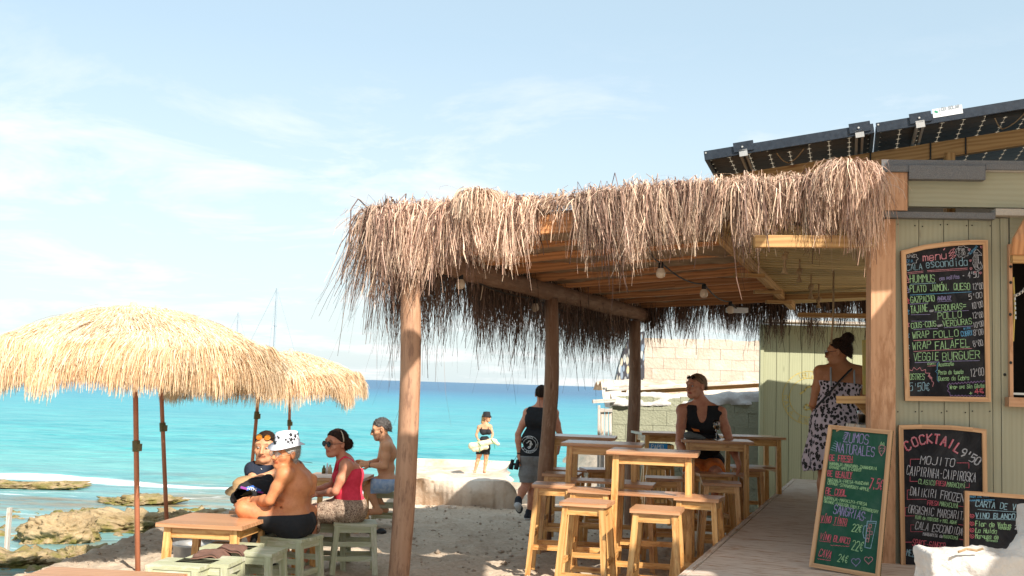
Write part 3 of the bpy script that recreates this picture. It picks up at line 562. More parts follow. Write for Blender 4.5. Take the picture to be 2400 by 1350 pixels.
# ------------------------------------------------------------------ strands (palm thatch, raffia)
def strands(roots,d0,L,w,cols,bend=.5,K=5,curl=.05,tipdark=0,fall=(0,0,-1)):
    """ribbon strands: start along d0, turn towards 'fall' as they go"""
    N=len(roots); P=np.zeros((N,K+1,3)); P[:,0]=roots; d=d0/np.linalg.norm(d0,axis=1)[:,None]; dn=np.array(fall,float)+rng.normal(0,curl,(N,3)); dn/=np.linalg.norm(dn,axis=1)[:,None]
    be=np.broadcast_to(bend,(N,)) if np.ndim(bend) else np.full(N,bend)
    for k in range(K):
        t=np.clip((k+.35)/K/be,0,1)[:,None]; q=d*(1-t)+dn*t+rng.normal(0,curl*.7,(N,3)); q/=np.linalg.norm(q,axis=1)[:,None]+1e-9; P[:,k+1]=P[:,k]+q*(L/K)[:,None]
    th=rng.uniform(0,2*np.pi,N); s=np.stack([np.cos(th),np.sin(th)*.8,rng.normal(0,.15,N)],-1); s/=np.linalg.norm(s,axis=1)[:,None]
    tap=np.linspace(1,.35,K+1)[None,:,None]*(w[:,None,None]/2); A=P-s[:,None]*tap; B=P+s[:,None]*tap; v=np.stack([A,B],2).reshape(-1,3)
    b=(np.arange(N)*2*(K+1))[:,None]+2*np.arange(K)[None]; q=np.stack([b,b+1,b+3,b+2],-1).reshape(-1,4)
    c=np.repeat(cols[:,None],2*(K+1),1).copy()
    if np.any(tipdark): c*=np.repeat(1-np.asarray(tipdark).reshape(-1,1,1)*np.linspace(0,1,K+1)[None,:,None]*np.ones((N,1,1)),2,axis=1)
    return v,q,c.reshape(-1,3)
def join(parts):
    v=[];q=[];c=[];n=0
    for a,b,d in parts: v.append(a);q.append(b+n);c.append(d);n+=len(a)
    return np.concatenate(v),np.concatenate(q),np.concatenate(c)
def palette(N,cs,jit=.16):
    cs=np.array(cs); c=cs[rng.integers(0,len(cs),N)]; return c*rng.uniform(1-jit,1+jit,(N,1))
THC=[(.72,.53,.39),(.62,.44,.32),(.50,.34,.25),(.80,.63,.47),(.38,.24,.18),(.62,.44,.35),(.28,.17,.125)]
DKC=[(.10,.06,.045),(.14,.085,.06),(.07,.045,.035),(.18,.11,.075)]  # dark strand tones: shade of the backlit thatch put into the colour
# ------------------------------------------------------------------ pergola
PG=thing('thatched_pergola','palm thatched timber pergola on three round log posts over the bar tables','pergola',(1,11,0))
posts=[((966,640),(937,1385),8.7,.076,.086),((1287,700),(1282,1290),11.4,.073,.078),((1487,752),(1479,1180),13.9,.073,.078)]
for i,(a,b,d,r0,r1) in enumerate(posts):
    A=at(*a,d); B=at(*b,d); B=A+(B-A)*((A.z+.25)/(A.z-B.z)); pts=[];rs=[]
    for k in range(15):
        t=k/14; p=A.lerp(B,t); q=vn(np.array([[t*3+i*9,0,0],[t*3+i*9,7,0]]),i); bend=.035*math.sin(t*math.pi*1.3+i) if i==1 else .012*math.sin(t*5)
        pts.append(p+Vector((q[0]*.012+bend,q[1]*.012,0))); rs.append(r0+(r1-r0)*t+.004*float(vn(np.array([[t*6,i,3]]),4)[0]))
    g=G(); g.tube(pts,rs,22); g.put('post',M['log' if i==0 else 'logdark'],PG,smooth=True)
bA=[at(975,606,8.5),at(985,612,8.7)+Vector((0,0,.02)),at(1286,683,11.4),at(1487,733,13.9),at(1515,741,14.3)]
bl=[]; 
for i in range(len(bA)-1):
    for k in range(6): bl.append(bA[i].lerp(bA[i+1],k/6))
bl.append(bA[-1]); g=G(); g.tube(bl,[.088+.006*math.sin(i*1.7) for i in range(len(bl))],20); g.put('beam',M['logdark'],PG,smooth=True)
def lerp3(L,t):
    t=max(0,min(1,t))*(len(L)-1); i=min(int(t),len(L)-2); return L[i].lerp(L[i+1],t-i)
# the sawn plank the rafters end on, then a small boarded ceiling as far as the bar wall
pk0=at(1648,503,7.95); pk1=at(1858,712,13.5)
g=G(); g.bar(pk0.lerp(pk1,.06),pk1,.06,.15); g.put('plank',M['beam'],PG,bev=.004)
for t in (.44,.66,.82): 
    p=pk0.lerp(pk1,t)+Vector((-.03,-.02,-.1)); g=G(); g.bar(p-Vector((.16,0,0)),p+Vector((.12,.0,0)),.09,.035); g.put('cleat',M['beam'],PG)
NR=10; rl=[];
for i in range(NR):
    t=i/(NR-1); a=bl[3].lerp(bl[-3],t)+Vector((-.22,.03,.145)); b=pk0.lerp(pk1,min(1,.045+t*.95))+Vector((.12,-.02,.115)); rl.append((a,b))
    mid=a.lerp(b,.5)+Vector((0,0,random.uniform(-.01,.01))); g=G(); g.bar(a,mid,.07,.14); g.bar(mid,b,.07,.14); g.put('rafter',M['rafter'],PG,bev=.006)
m=Mt('reed mat',.9,.1); co=m.coord('UV',(1,1,1),False); w=m.n('ShaderNodeTexWave',wave_type='BANDS',bands_direction='Y',i_Scale=26.0,i_Distortion=1.2); m.l(co,w.inputs['Vector'])
m.color(m.ramp(w.outputs['Fac'],[(.25,(.07,.035,.018)),(.75,(.30,.18,.09))])).bump(w.outputs['Fac'],.8,.01); M['reed']=m.m
def sheet(P00,P10,P11,P01,n,mthick,nz=.02,seed=0):
    U,Vv=np.meshgrid(np.linspace(0,1,n),np.linspace(0,1,n)); a=[np.array(p)[None,None] for p in (P00,P10,P11,P01)]; u=U[...,None];v=Vv[...,None]
    P=a[0]*(1-u)*(1-v)+a[1]*u*(1-v)+a[2]*u*v+a[3]*(1-u)*v; P=P.copy(); P[...,2]+=mthick+nz*fbm(P*2,4,seed); return P
a0,b0=rl[0];a1,b1=rl[-1]; du=Vector((0,0,.065)); Lx=(b0-a0).normalized(); Ly=(a1-a0).normalized()
g=G(); c=[a0-Lx*.0-Ly*.02+du,b0+Lx*.1+Ly*.05+du,b1+Lx*.1+Ly*.3+du,a1-Lx*.15+Ly*.3+du]; g.hexa([*c,*[p+Vector((0,0,.03)) for p in c]],Lx,0); g.put('reed_mat',M['reed'],PG,kind='stuff')
# ceiling boards towards the bar
e0=at(2062,556,7.98); e1=at(2062,560,7.98)+Vector((.36,1,0)).normalized()*5.6; e1.z=e0.z-.02
for i in range(32):
    t=.06+.94*i/31; a=pk0.lerp(pk1,t)+Vector((.02,0,.0)); b=e0.lerp(e1,t)+Vector((0,0,.05)); a.z=min(a.z,a.z)+.02; g=G(); g.bar(a,b,.155,.022); g.put('ceiling_board',M['ceil'],PG)
g=G(); g.bar(at(1768,566,7.82),at(2046,567,7.82),.06,.085); g.put('header',M['beam'],PG,bev=.004)
g=G(); g.bar(at(1815,698,12.6),at(2060,690,12.0),.1,.06); g.put('cross_rail',M['beam'],PG,bev=.004)
g=G(); g.bar(at(1872,738,12.9),at(2060,741,12.4),.1,.05); g.put('cross_rail',M['beam'],PG,bev=.004)
# thatch: a thick mat on top, hanging fringes on three sides
def polyl(pts,t):
    xs=np.linspace(0,1,len(pts)); A=np.array([tuple(p) for p in pts]); return np.stack([np.interp(t,xs,A[:,i]) for i in range(3)],-1)
FR=[at(856,497,8.55),at(912,487,8.5),at(1010,478,8.42),at(1120,470,8.34),at(1250,466,8.26),at(1400,448,8.15),at(1550,432,8.03),at(1700,424,7.92),at(1850,418,7.80),at(1985,410,7.70),at(2058,416,7.64)]
px_f=np.array([856,912,1010,1120,1250,1400,1550,1700,1850,1985,2068.])
FL_=FR[0]; BLc=at(1508,735,14.2)+Vector((-.2,0,.22)); BRc=at(2062,690,14.0)+Vector((.6,0,.25)); FRc=FR[-1]
P=sheet(FL_+Vector((.12,.22,-.06)),FRc+Vector((0,.22,-.08)),BRc,BLc,70,-.02,.035,5)
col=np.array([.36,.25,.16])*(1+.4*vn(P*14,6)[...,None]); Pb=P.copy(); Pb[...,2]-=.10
def closed(P,Pb,col):
    h,w=P.shape[:2]; i=np.arange(h*w).reshape(h,w); v=np.concatenate([P.reshape(-1,3),Pb.reshape(-1,3)]); q=[np.stack([i[:-1,:-1],i[:-1,1:],i[1:,1:],i[1:,:-1]],-1).reshape(-1,4)]; j=i+h*w; q.append(np.stack([j[:-1,:-1],j[1:,:-1],j[1:,1:],j[:-1,1:]],-1).reshape(-1,4))
    for e,f in ((i[0],j[0]),(i[-1],j[-1]),(i[:,0],j[:,0]),(i[:,-1],j[:,-1])): q.append(np.stack([e[:-1],e[1:],f[1:],f[:-1]],-1))
    return v,np.concatenate(q),np.concatenate([col.reshape(-1,3)]*2)
v,q,c=closed(P,Pb,col); put('thatch_mat',npmesh('thatch_mat',v,q,col=c),M['thatch'],PG,kind='stuff')
LK=np.array([(815,.42),(850,.66),(930,.74),(1000,.68),(1060,.52),(1130,.42),(1215,.46),(1246,.32),(1258,.04),(1348,.04),(1362,.48),(1400,.72),(1470,.62),(1500,.78),(1560,.50),(1650,.58),(1730,.66),(1800,.50),(1900,.55),(1960,.60),(2000,.60),(2060,.62)])
def fringe(line,N,Lf,out,cols,w0=.009,clump=.10,back=.3,sweep=None,tip=0,thick=.06,drop=.05,K=6,outk=1.0):
    t=np.sort(rng.uniform(0,1,N)); R0=polyl(line,t); tot=sum((line[i+1]-line[i]).length for i in range(len(line)-1)); s=t*tot
    cid=np.floor(s/clump+.6*vn(np.stack([s*6,0*s,0*s],-1),3)).astype(int); cr=np.random.default_rng(3).uniform(0,1,4000); cf=cr[cid%4000]; cd=cr[(cid*7+11)%4000]-.5
    keep=(cf>.16)|(rng.uniform(0,1,N)<.35); L=Lf(t)*(.30+.80*cf**.8)*np.where(keep,1,.3)*rng.uniform(.55,1.15,N)*np.where(rng.uniform(0,1,N)<.06,1.25,1)
    o=np.array(out)/np.linalg.norm(out); bk=rng.uniform(0,back,N)**1.0; R0=R0-o*bk[:,None]*.6+np.array([0,0,1])*(rng.uniform(-thick,thick*.6,N)-bk*.0)[:,None]
    d=np.tile(o,(N,1))*rng.uniform(.3,.9,(N,1))*outk+rng.normal(0,.35*(.4+.6*outk),(N,3)); d[:,2]+=rng.uniform(-.6,.25,N)
    L=L+bk*.5*np.minimum(1,L/.2); al=(polyl(line,np.clip(t+.01,0,1))-polyl(line,np.clip(t-.01,0,1))); al/=np.linalg.norm(al,axis=1)[:,None]
    fall=np.array([0,0,-1.]); v,q,c=strands(R0,d,L,np.exp(rng.normal(-.15,.5,N))*w0,cols(N)*np.exp(rng.normal(0,.2,(N,1))+.28*vn(np.stack([s*2.2,s*0,s*0],-1),9)[:,None]),bend=rng.uniform(.12,.38,N),K=K,curl=.115,tipdark=tip)
    # the strands of a tuft lean together
    vv=v.reshape(N,K+1,2,3); k=np.linspace(0,1,K+1)[None,:,None,None]; lean=(cd*.32+(sweep(t) if sweep else 0)); cen=(cid+.5)*clump; pull=np.clip(cen-s,-clump,clump)*.6
    vv+=al[:,None,None,:]*((lean*L+pull)[:,None,None,None])*k**1.4; return vv.reshape(-1,3),q,c
fx=lambda t:np.interp(t,np.linspace(0,1,len(px_f)),px_f); Lfront=lambda t:np.interp(fx(t),LK[:,0],LK[:,1])*np.interp(fx(t),[815,1300,1400,1800,2060],[.92,.84,.74,.68,.68])
outf=Vector((-.25,-1,0)); mixc=lambda N:palette(N,THC)
gap=lambda t:(fx(t)>1268)&(fx(t)<1338)
v1=fringe(FR,12000,Lfront,outf,mixc,w0=.0055,clump=.085,sweep=lambda t:np.where((fx(t)>1080)&(fx(t)<1262),.06,.02))
v2=fringe(FR,2400,lambda t:Lfront(t)*1.05,outf,lambda N:palette(N,[(.24,.14,.11),(.33,.2,.15),(.16,.10,.08)]),clump=.13,back=.45,tip=.5)  # inner strands: shade inside the fringe painted as dark colour and darker tips
v3=fringe([p+Vector((0,0,.01)) for p in FR],2200,lambda t:.20+0*t,outf,mixc,clump=.05,back=.55,thick=.09,K=4)
v,q,c=join([v1,v2,v3]); put('front_fringe',npmesh('front_fringe',v,q,col=c),M['thatch'],PG,kind='stuff')
# loose wisps lying along the top edge
N=2200; t=rng.uniform(0,1,N); Rr=polyl(FR,t)+np.stack([rng.normal(0,.05,N),rng.uniform(0,.5,N),rng.uniform(-.05,.04,N)],-1); d=np.stack([rng.choice([-1,1],N)*rng.uniform(.4,1,N),rng.normal(0,.5,N),rng.normal(.04,.16,N)],-1)
w1=strands(Rr,d,rng.uniform(.1,.38,N),rng.uniform(.005,.011,N),palette(N,THC[:4]),bend=1.4,K=5,curl=.16)
# the heap at the right end, by the bar wall
hp=at(1990,402,7.72); N=900; a=rng.uniform(0,2*np.pi,N); Rr=np.array(hp)+np.stack([np.cos(a)*.06,np.sin(a)*.06,rng.uniform(0,.05,N)],-1); d=np.stack([np.cos(a)*1.1,np.sin(a)*.7-.25,rng.uniform(.0,.7,N)],-1)
w2=strands(Rr,d,rng.uniform(.12,.48,N),rng.uniform(.004,.010,N),palette(N,THC,.3),bend=rng.uniform(.25,.8,N),K=7,curl=.16)
hp=at(1125,468,8.36); N=700; a=rng.uniform(0,2*np.pi,N); Rr=np.array(hp)+np.stack([np.cos(a)*.05,np.sin(a)*.05,rng.uniform(0,.07,N)],-1); d=np.stack([np.cos(a),np.sin(a)*.7-.2,rng.uniform(-.1,.7,N)],-1)
w3=strands(Rr,d,rng.uniform(.15,.36,N),rng.uniform(.006,.013,N),palette(N,THC[:4]),bend=rng.uniform(.4,.8,N),K=6,curl=.12)
v,q,c=join([w1,w2,w3]); put('loose_wisps',npmesh('loose_wisps',v,q,col=c),M['thatch'],PG,kind='stuff')
# left and far fringes, seen from inside
LF=[FL_+Vector((.10,.05,0)),FL_.lerp(BLc,.25),FL_.lerp(BLc,.5),FL_.lerp(BLc,.75),BLc]; oL=Vector((-1,.42,0))
Ll=lambda t:np.interp(t,[0,.06,.14,.25,.4,.55,.7,.82,.9,1],[.85,.95,.95,.9,.86,.84,.82,.80,.74,.6])*1.05
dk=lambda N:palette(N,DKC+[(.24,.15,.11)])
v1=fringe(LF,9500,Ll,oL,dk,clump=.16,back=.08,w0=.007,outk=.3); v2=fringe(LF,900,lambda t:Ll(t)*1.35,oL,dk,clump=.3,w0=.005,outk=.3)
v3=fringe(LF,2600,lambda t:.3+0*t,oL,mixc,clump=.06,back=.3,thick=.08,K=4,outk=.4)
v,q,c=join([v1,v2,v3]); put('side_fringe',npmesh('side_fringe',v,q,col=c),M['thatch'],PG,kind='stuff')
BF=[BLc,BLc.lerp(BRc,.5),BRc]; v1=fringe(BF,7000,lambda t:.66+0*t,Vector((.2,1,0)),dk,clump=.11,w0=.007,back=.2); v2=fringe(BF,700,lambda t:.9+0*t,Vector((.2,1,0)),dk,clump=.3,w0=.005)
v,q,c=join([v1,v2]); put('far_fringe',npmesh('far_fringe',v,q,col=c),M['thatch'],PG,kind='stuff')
# ------------------------------------------------------------------ string of lamps and knotted ropes under the roof
def lamp(p,parent,s=1):
    g=G(); g.lathe(p,[(.0,0),(.019*s,-.002),(.02*s,-.03*s),(.022*s,-.05*s)],12); h=g.put('socket',M['black'],parent,smooth=True)
    g=G(); g.lathe(p,[(.019*s,-.045*s),(.03*s,-.062*s),(.037*s,-.085*s),(.034*s,-.108*s),(.02*s,-.122*s),(.0,-.126*s)],14); g.put('bulb',M['bulb'],parent,smooth=True)
def drape(pts,sag=.06,n=8):
    o=[]
    for a,b in zip(pts[:-1],pts[1:]): o+=[a.lerp(b,k/n)-Vector((0,0,sag*4*(k/n)*(1-k/n))) for k in range(n)]
    return o+[pts[-1]]
t=thing('string_lights','cable with three round white bulbs hung under the rafters','string lights',tuple(at(1600,640,9)))
pp=[at(1549,614,8.9),at(1650,665,10.2),at(1712,706,11.6)]; g=G(); g.tube(drape([at(1512,560,8.5),pp[0],pp[1],pp[2],at(1745,720,12.2)],.05),.007,6); g.put('cable',M['cord'],t)
for p in pp: lamp(p,t,1.05)
t=thing('string_lights','cable with two round white bulbs hung along the left log beam','string lights',tuple(at(1320,720,11)))
pp=[at(1080,640,9.3),at(1255,699,11.2),at(1386,738,13.0)]; g=G(); g.tube(drape([at(1000,622,8.9)]+pp+[at(1470,748,13.8)],.05),.007,6); g.put('cable',M['cord'],t)
for p in pp: lamp(p,t,1.1)
lb='knotted end of pale rope through the ceiling boards, %s'
for (x,y,y2,d,w) in ((1840,594,642,8.9,'nearest and longest of the four'),(1874,634,662,9.9,'second from the front post'),(1901,671,700,10.9,'third along, small'),(1919,703,722,11.7,'farthest and smallest of the four')):
    a=at(x,y-6,d); b=at(x-2,y2,d); s=(a.z-b.z); t=thing('knotted_rope',lb%w,'rope',tuple(b),group='knotted rope ends under the boarded ceiling')
    g=G(); g.tube([a+Vector((0,0,.25)),a,a.lerp(b,.35)],.008,8); g.put('rope',M['rope'],t,smooth=True)
    g=G(); g.lathe(a.lerp(b,.28),[(0,.03),(.022,.022),(.028,0),(.02,-.02),(0,-.03)],10); g.lathe(a.lerp(b,.12)+Vector((.008,0,0)),[(0,.02),(.02,.014),(.024,0),(.018,-.014),(0,-.02)],10); g.put('knot',M['rope'],t,smooth=True)
    g=G(); g.lathe(a.lerp(b,.36),[(.010,0),(.012,-s*.3),(.028,-s*.62),(.022,-s*.64)],10); g.put('tassel',M['rope'],t,smooth=True)
a=at(1953,741,9.7); b=at(1948,806,9.7); g=G(); g.tube([a+Vector((0,0,.4)),a,b],.009,8); g.put('rope',M['rope'],label='long straight rope hanging in front of the woman in the leopard dress',cat='rope',smooth=True)
g=G(); p=at(1727,727,11.9); g.box(p,(.22,.12,.05)); g.put('junction_box',M['label'],label='small white junction box under the rafters beside the last bulb',cat='electric box',bev=.006)
# ------------------------------------------------------------------ straw parasols
def pvar(a,r,seed): return np.exp(.22*vn(np.stack([np.cos(a)*3.1,np.sin(a)*3.1,r*4+0*a],-1),seed+20)+.12*vn(np.stack([np.cos(a)*9,np.sin(a)*9,r*9+0*a],-1),seed+21))[:,None]
def parasol(label,px,tilt,d,apex_z,rad,rim_z,N,base_px,clampz,seed,apx,name='straw_parasol'):
    global rng; rng=np.random.default_rng(seed); top=at(apx,700,d); cx,cy=top.x,d; t=thing(name,label,'parasol',(cx,cy,apex_z-2.1),group='golden straw parasols in a row'); C0=np.array([cx,cy,0.])
    bx,by=base_px; B=at(bx,by,d); pt=at(px,945,d); dirp=(B-pt).normalized(); B=pt+dirp*((pt.z-float(ground(B.x,B.y,False))+.2)/max(.3,-dirp.z)); g=G(); topP=Vector((cx,cy,apex_z-.02)); g.tube([B,pt,topP],.021,14); g.put('pole',M['umbpole'],t,smooth=True)
    cp=pt+dirp*((pt.z-clampz)/-dirp.z); g=G(); g.tube([cp-dirp*.045,cp+dirp*.045],.031,14); g.box(cp+Vector((.03,-.01,-.01)),(.035,.03,.06)); g.put('clamp',M['brass'],t,bev=.004)
    H=apex_z-rim_z
    def prof(r,a): 
        r=np.clip(r,0,1.05); return rim_z+H*(1-r**1.75)-.035*(r**3)*(np.abs(np.cos(a*4+seed))**1.0)*0-.05*np.cos(8*a+seed)*r**4*.5
    rr=np.linspace(0,1,16); aa=np.linspace(0,2*np.pi,65); A,Rr=np.meshgrid(aa,rr); X=cx+Rr*rad*np.cos(A);Y=cy+Rr*rad*np.sin(A);Z=prof(Rr,A)-.015
    m_=put('canopy',grid('canopy',X,Y,Z),M['canvas'],t,smooth=True)
    for k in range(8):
        a=(k+.5)*math.pi/4-seed/8; pts=[Vector((cx+rad*r*math.cos(a),cy+rad*r*math.sin(a),float(prof(np.array(r),a))-.035)) for r in np.linspace(.02,.99,8)]; g=G(); g.tube(pts,.008,6); g.put('rib',M['umbpole'],t)
        g=G(); g.tube([pts[4],Vector((cx,cy,rim_z-.02))],.006,5); g.put('strut',M['umbpole'],t)
    parts=[]
    for r0,nn,L0,up in ((.03,.06,.5,.05),(.2,.12,.45,.04),(.4,.19,.42,.03),(.6,.23,.40,.03),(.8,.25,.34,.02)):
        n=int(N*nn); a=rng.uniform(0,2*np.pi,n); r=r0+rng.uniform(-.08,.12,n); r=np.clip(r,.01,1); z=prof(r,a)+rng.uniform(0,up,n); r2=r+.05; z2=prof(r2,a)
        sl=(z2-z+up*.2)/.05/rad; sw=.55*vn(np.stack([np.cos(a)*3,np.sin(a)*3,0*a+r0*5],-1),seed)
        d0=np.stack([np.cos(a),np.sin(a),np.clip(sl,-1.4,0)],-1)+np.stack([-np.sin(a),np.cos(a),0*a],-1)*(sw+rng.normal(0,.16,n))[:,None]+rng.normal(0,.07,(n,3)); d0[:,2]+=.05
        Rt=np.stack([cx+r*rad*np.cos(a),cy+r*rad*np.sin(a),z],-1); parts.append(strands(Rt,d0,rng.uniform(.6,1.15,n)*L0*rad/1.2,rng.uniform(.0035,.008,n),palette(n,[(.78,.58,.38),(.86,.68,.47),(.60,.41,.24),(.90,.76,.56)],.2)*pvar(a,r,seed),bend=1.9,K=4,curl=.05))
    # the hanging edge: two bands of raffia
    for nn,L0,zo,out_ in ((.30,.31,.02,.45),(.20,.19,.06,.7)):
        n=int(N*nn); a=rng.uniform(0,2*np.pi,n); z=prof(np.ones(n),a)+rng.uniform(-.05,zo,n); Rt=np.stack([cx+rad*np.cos(a),cy+rad*np.sin(a),z],-1); sw=.8*vn(np.stack([np.cos(a)*2.4,np.sin(a)*2.4,0*a],-1),seed+5)
        d0=np.stack([np.cos(a)*out_,np.sin(a)*out_,-.75+0*a],-1)+np.stack([-np.sin(a),np.cos(a),0*a],-1)*(sw+rng.normal(0,.2,n))[:,None]+rng.normal(0,.1,(n,3))
        ll=1+.22*vn(np.stack([np.cos(a)*6,np.sin(a)*6,0*a],-1),seed+9); parts.append(strands(Rt,d0,rng.uniform(.7,1.1,n)*L0*ll,rng.uniform(.004,.009,n),palette(n,[(.74,.51,.30),(.82,.62,.40),(.58,.38,.21),(.86,.68,.47)],.2)*pvar(a,np.ones(n),seed),bend=rng.uniform(.6,1.1,n),K=5,curl=.05))
    v,q,c=join(parts); put('raffia',npmesh('raffia',v,q,col=c),M['raffia'],t,kind='stuff')
    g=G(); g.lathe((cx,cy,apex_z+.03),[(0,.05),(.025,.04),(.035,.01),(.05,-.03)],12); g.put('finial',M['canvas'],t,smooth=True)
parasol('nearest and largest straw parasol, its rust pole standing beside the low tables',318,0,9.2,2.13,1.15,1.79,38000,(323,1330),1.02,2,314)
parasol('second straw parasol, mostly hidden right behind the nearest one',379,0,11.3,2.24,1.18,1.86,20000,(391,1232),1.08,5,371)
parasol('third straw parasol, on the leaning pole behind the seated men',604,0,13.5,1.91,1.05,1.62,14000,(588,1120),1.15,8,616)
parasol('farthest straw parasol, with the pole rising behind the star hat',679,0,16.5,1.97,1.05,1.66,14000,(676,1120),.95,11,688)
rng=np.random.default_rng(99)
# ------------------------------------------------------------------ bar building
nF=Vector((-.10,-1,0)).normalized(); P0=Vector((2.65,7.95,0)); 
def fp(px,py,o=0): return onp(px,py,P0+nF*o,nF)
BR=thing('beach_bar','sage green plank beach bar with felt edged roof and serving hatch','bar building',(3.2,8.2,0))
def pxbox(name,mat,x0,y0,x1,y1,o0,o1,bev=.003,parent=None,**k):
    """a board on the facade: its rectangle at offset o1, thickness o1-o0"""
    g=G(); Q=[fp(x0,y0,o1),fp(x0,y1,o1),fp(x1,y1,o1),fp(x1,y0,o1)]; mx=(Q[0].x+Q[1].x)/2; mx2=(Q[2].x+Q[3].x)/2; zt=(Q[0].z+Q[3].z)/2; zb=(Q[1].z+Q[2].z)/2
    y=lambda x:(P0+nF*o1).y-(x-(P0+nF*o1).x)*nF.x/nF.y
    C=[Vector((a,y(a),z)) for a,z in ((mx,zb),(mx2,zb),(mx2,zt),(mx,zt))]; b=-nF*(o1-o0); L=Vector((mx2-mx,0,0)) if mx2-mx>zt-zb else Vector((0,0,1))
    if L.z==0: L=(C[1]-C[0])
    g.hexa([C[0],C[1],C[1]+b,C[0]+b,C[3],C[2],C[2]+b,C[3]+b],L,0); return g.put(name,mat,parent or BR,bev=bev,**k)
xb=[2098,2154,2213,2272,2327,2347]
for a,b in zip(xb[:-1],xb[1:]): pxbox('wall_board',M['green'],a+.8,512,b-.8,1460,-.03,random.uniform(-.003,.001))
pxbox('wall_board',M['green'],2348,512,2366.5,1460,-.03,.003)
pxbox('wall_board',M['green'],2367,955,2700,1460,-.03,-.002); pxbox('wall_board',M['green'],2367,505,2700,612,-.03,-.004)
for i in range(12): pxbox('wall_board',M['green'],2701+i*60,505,2758+i*60,1460,-.03,random.uniform(-.003,.001))
pxbox('corner_post',M['post'],2041,513,2099,1460,-.12,.045,.006)
pxbox('fascia_board',M['green'],2129,402,3410,492,-.05,.02)
pxbox('beam_end',M['post'],2066,404,2127,493,-.3,.075,.006)
pxbox('felt_strip',M['felt'],2064,497,2333,511,-.05,.085,.004); pxbox('felt_strip',M['feltpalelit'],2334,496,3410,512,-.05,.09,.004)  # right strip paler: sunlight on the felt is put into its colour
pxbox('felt_strip',M['felt'],2068,388,2130,402,-.3,.09,.004); pxbox('felt_strip',M['felt'],2131,388,2310,420,-.1,.10,.003); pxbox('felt_strip',M['felt'],2311,390,3410,403,-.1,.07,.004); pxbox('roof_edge',M['feltpalelit'],2311,404.5,3410,408,-.1,.05)
g=G(); a=fp(2066,499,.06);b=fp(3410,499,.06); r=Vector((.34,1,0))*6.1; z0=fp(2200,395,0).z; 
R4=[Vector((p.x,p.y,z0)) for p in (a,b)]; g.hexa([R4[0],R4[1],R4[1]+r,R4[0]+r,*[q+Vector((0,0,.05)) for q in (R4[0],R4[1],R4[1]+r,R4[0]+r)]],Vector((1,0,0)),0); g.put('roof',M['felt'],BR)
# side wall of the bar along the terrace: a serving opening over a plank dado
sd=Vector((.34,1,0)).normalized(); c0=fp(2072,900,-.12)+sd*.1
for i in range(30):
    p=c0+sd*(.19*(i+.5)); g=G(); hh=1.28; g.bar(Vector((p.x+.06,p.y,0)),Vector((p.x+.06,p.y,hh)),.182,.025,up=(1,-.34,0)); g.put('dado_board',M['green2'],BR)
for s in (1.9,3.8,5.7): p=c0+sd*s; g=G(); g.bar(Vector((p.x+.08,p.y,0)),Vector((p.x+.08,p.y,2.95)),.1,.1,up=(1,-.34,0)); g.put('side_post',M['post'],BR)
# serving hatch at the right edge
g=G(); q=fp(2420,780,-.9); g.box((q.x+.35,q.y+.3,1.7),(1.4,.05,2.4)); g.box((fp(2702,780,-.03).x,q.y-.05,1.7),(.03,.75,2.2)); g.box((fp(2369,780,-.03).x+.02,q.y-.05,1.7),(.03,.75,2.2)); g.box((q.x+.2,q.y-.1,2.75),(1.1,.9,.04)); g.box((q.x+.2,q.y-.1,.9),(1.1,.9,.04)); g.put('dark_interior',M['void'],BR)  # near-black boxes: the darkness of the unlit room is put into their colour
pxbox('hatch_jamb',M['post'],2366,572,2374,950,-.06,.04); pxbox('hatch_sill',M['post'],2365,933,2500,955,-.06,.09)
pxbox('hatch_rail',M['alu'],2374,922,2500,927,-.04,.0)
g=G(); F=[fp(2372,574,.02),fp(2366,574,.3),fp(2384,507,.42),fp(2500,507,.42),fp(2500,574,.02)]
g.prism([fp(2366,598,.34),fp(2372,560,.30),fp(2402,508,.10),fp(2470,508,.10),fp(2470,598,.34)],nF,.035); g.put('hatch_flap',M['rafter'],BR,bev=.004)
pxbox('flap_batten',M['beam'],2374,598,2470,616,.30,.36)
g=G(); pt=[fp(2379,693,.06)]; 
for k in range(9):
    t=k/8; c=fp(2379+t*30,693-26*t+5*math.sin(t*3),.06); g.lathe(c,[(.006,-.004),(.011,0),(.006,.004)],8,axis=(1,(-1)**k,.4))
for k in range(5): c=fp(2378.5+.4*k,697+k*11,.05); g.tube([c,c+Vector((0,0,-.02))],.006,6)
g.put('chain',M['alu'],BR)
g=G(); g.tube([fp(2375,650,.02),fp(2378,720,.03),fp(2374.5,800,.02)],.006,6); g.put('yellow_cord',M['yellowprint'],BR)
for x,y in ((2355,878),(2369,625),(2369,662),(2368,737),(2369,850)): g=G(); g.lathe(fp(x,y,.046 if x>2360 else .004),[(.0,.006),(.009,.004),(.011,0)],10,axis=nF); g.put('screw',M['black'],BR)
for x in (2106,2146,2162,2205,2221,2264,2280,2320):
    for y in (528,966): g=G(); g.lathe(fp(x+random.uniform(-2,2),y+random.uniform(-3,3),.003),[(.0,.003),(.004,.002),(.005,0)],8,axis=nF); g.put('nail',M['void'],BR)
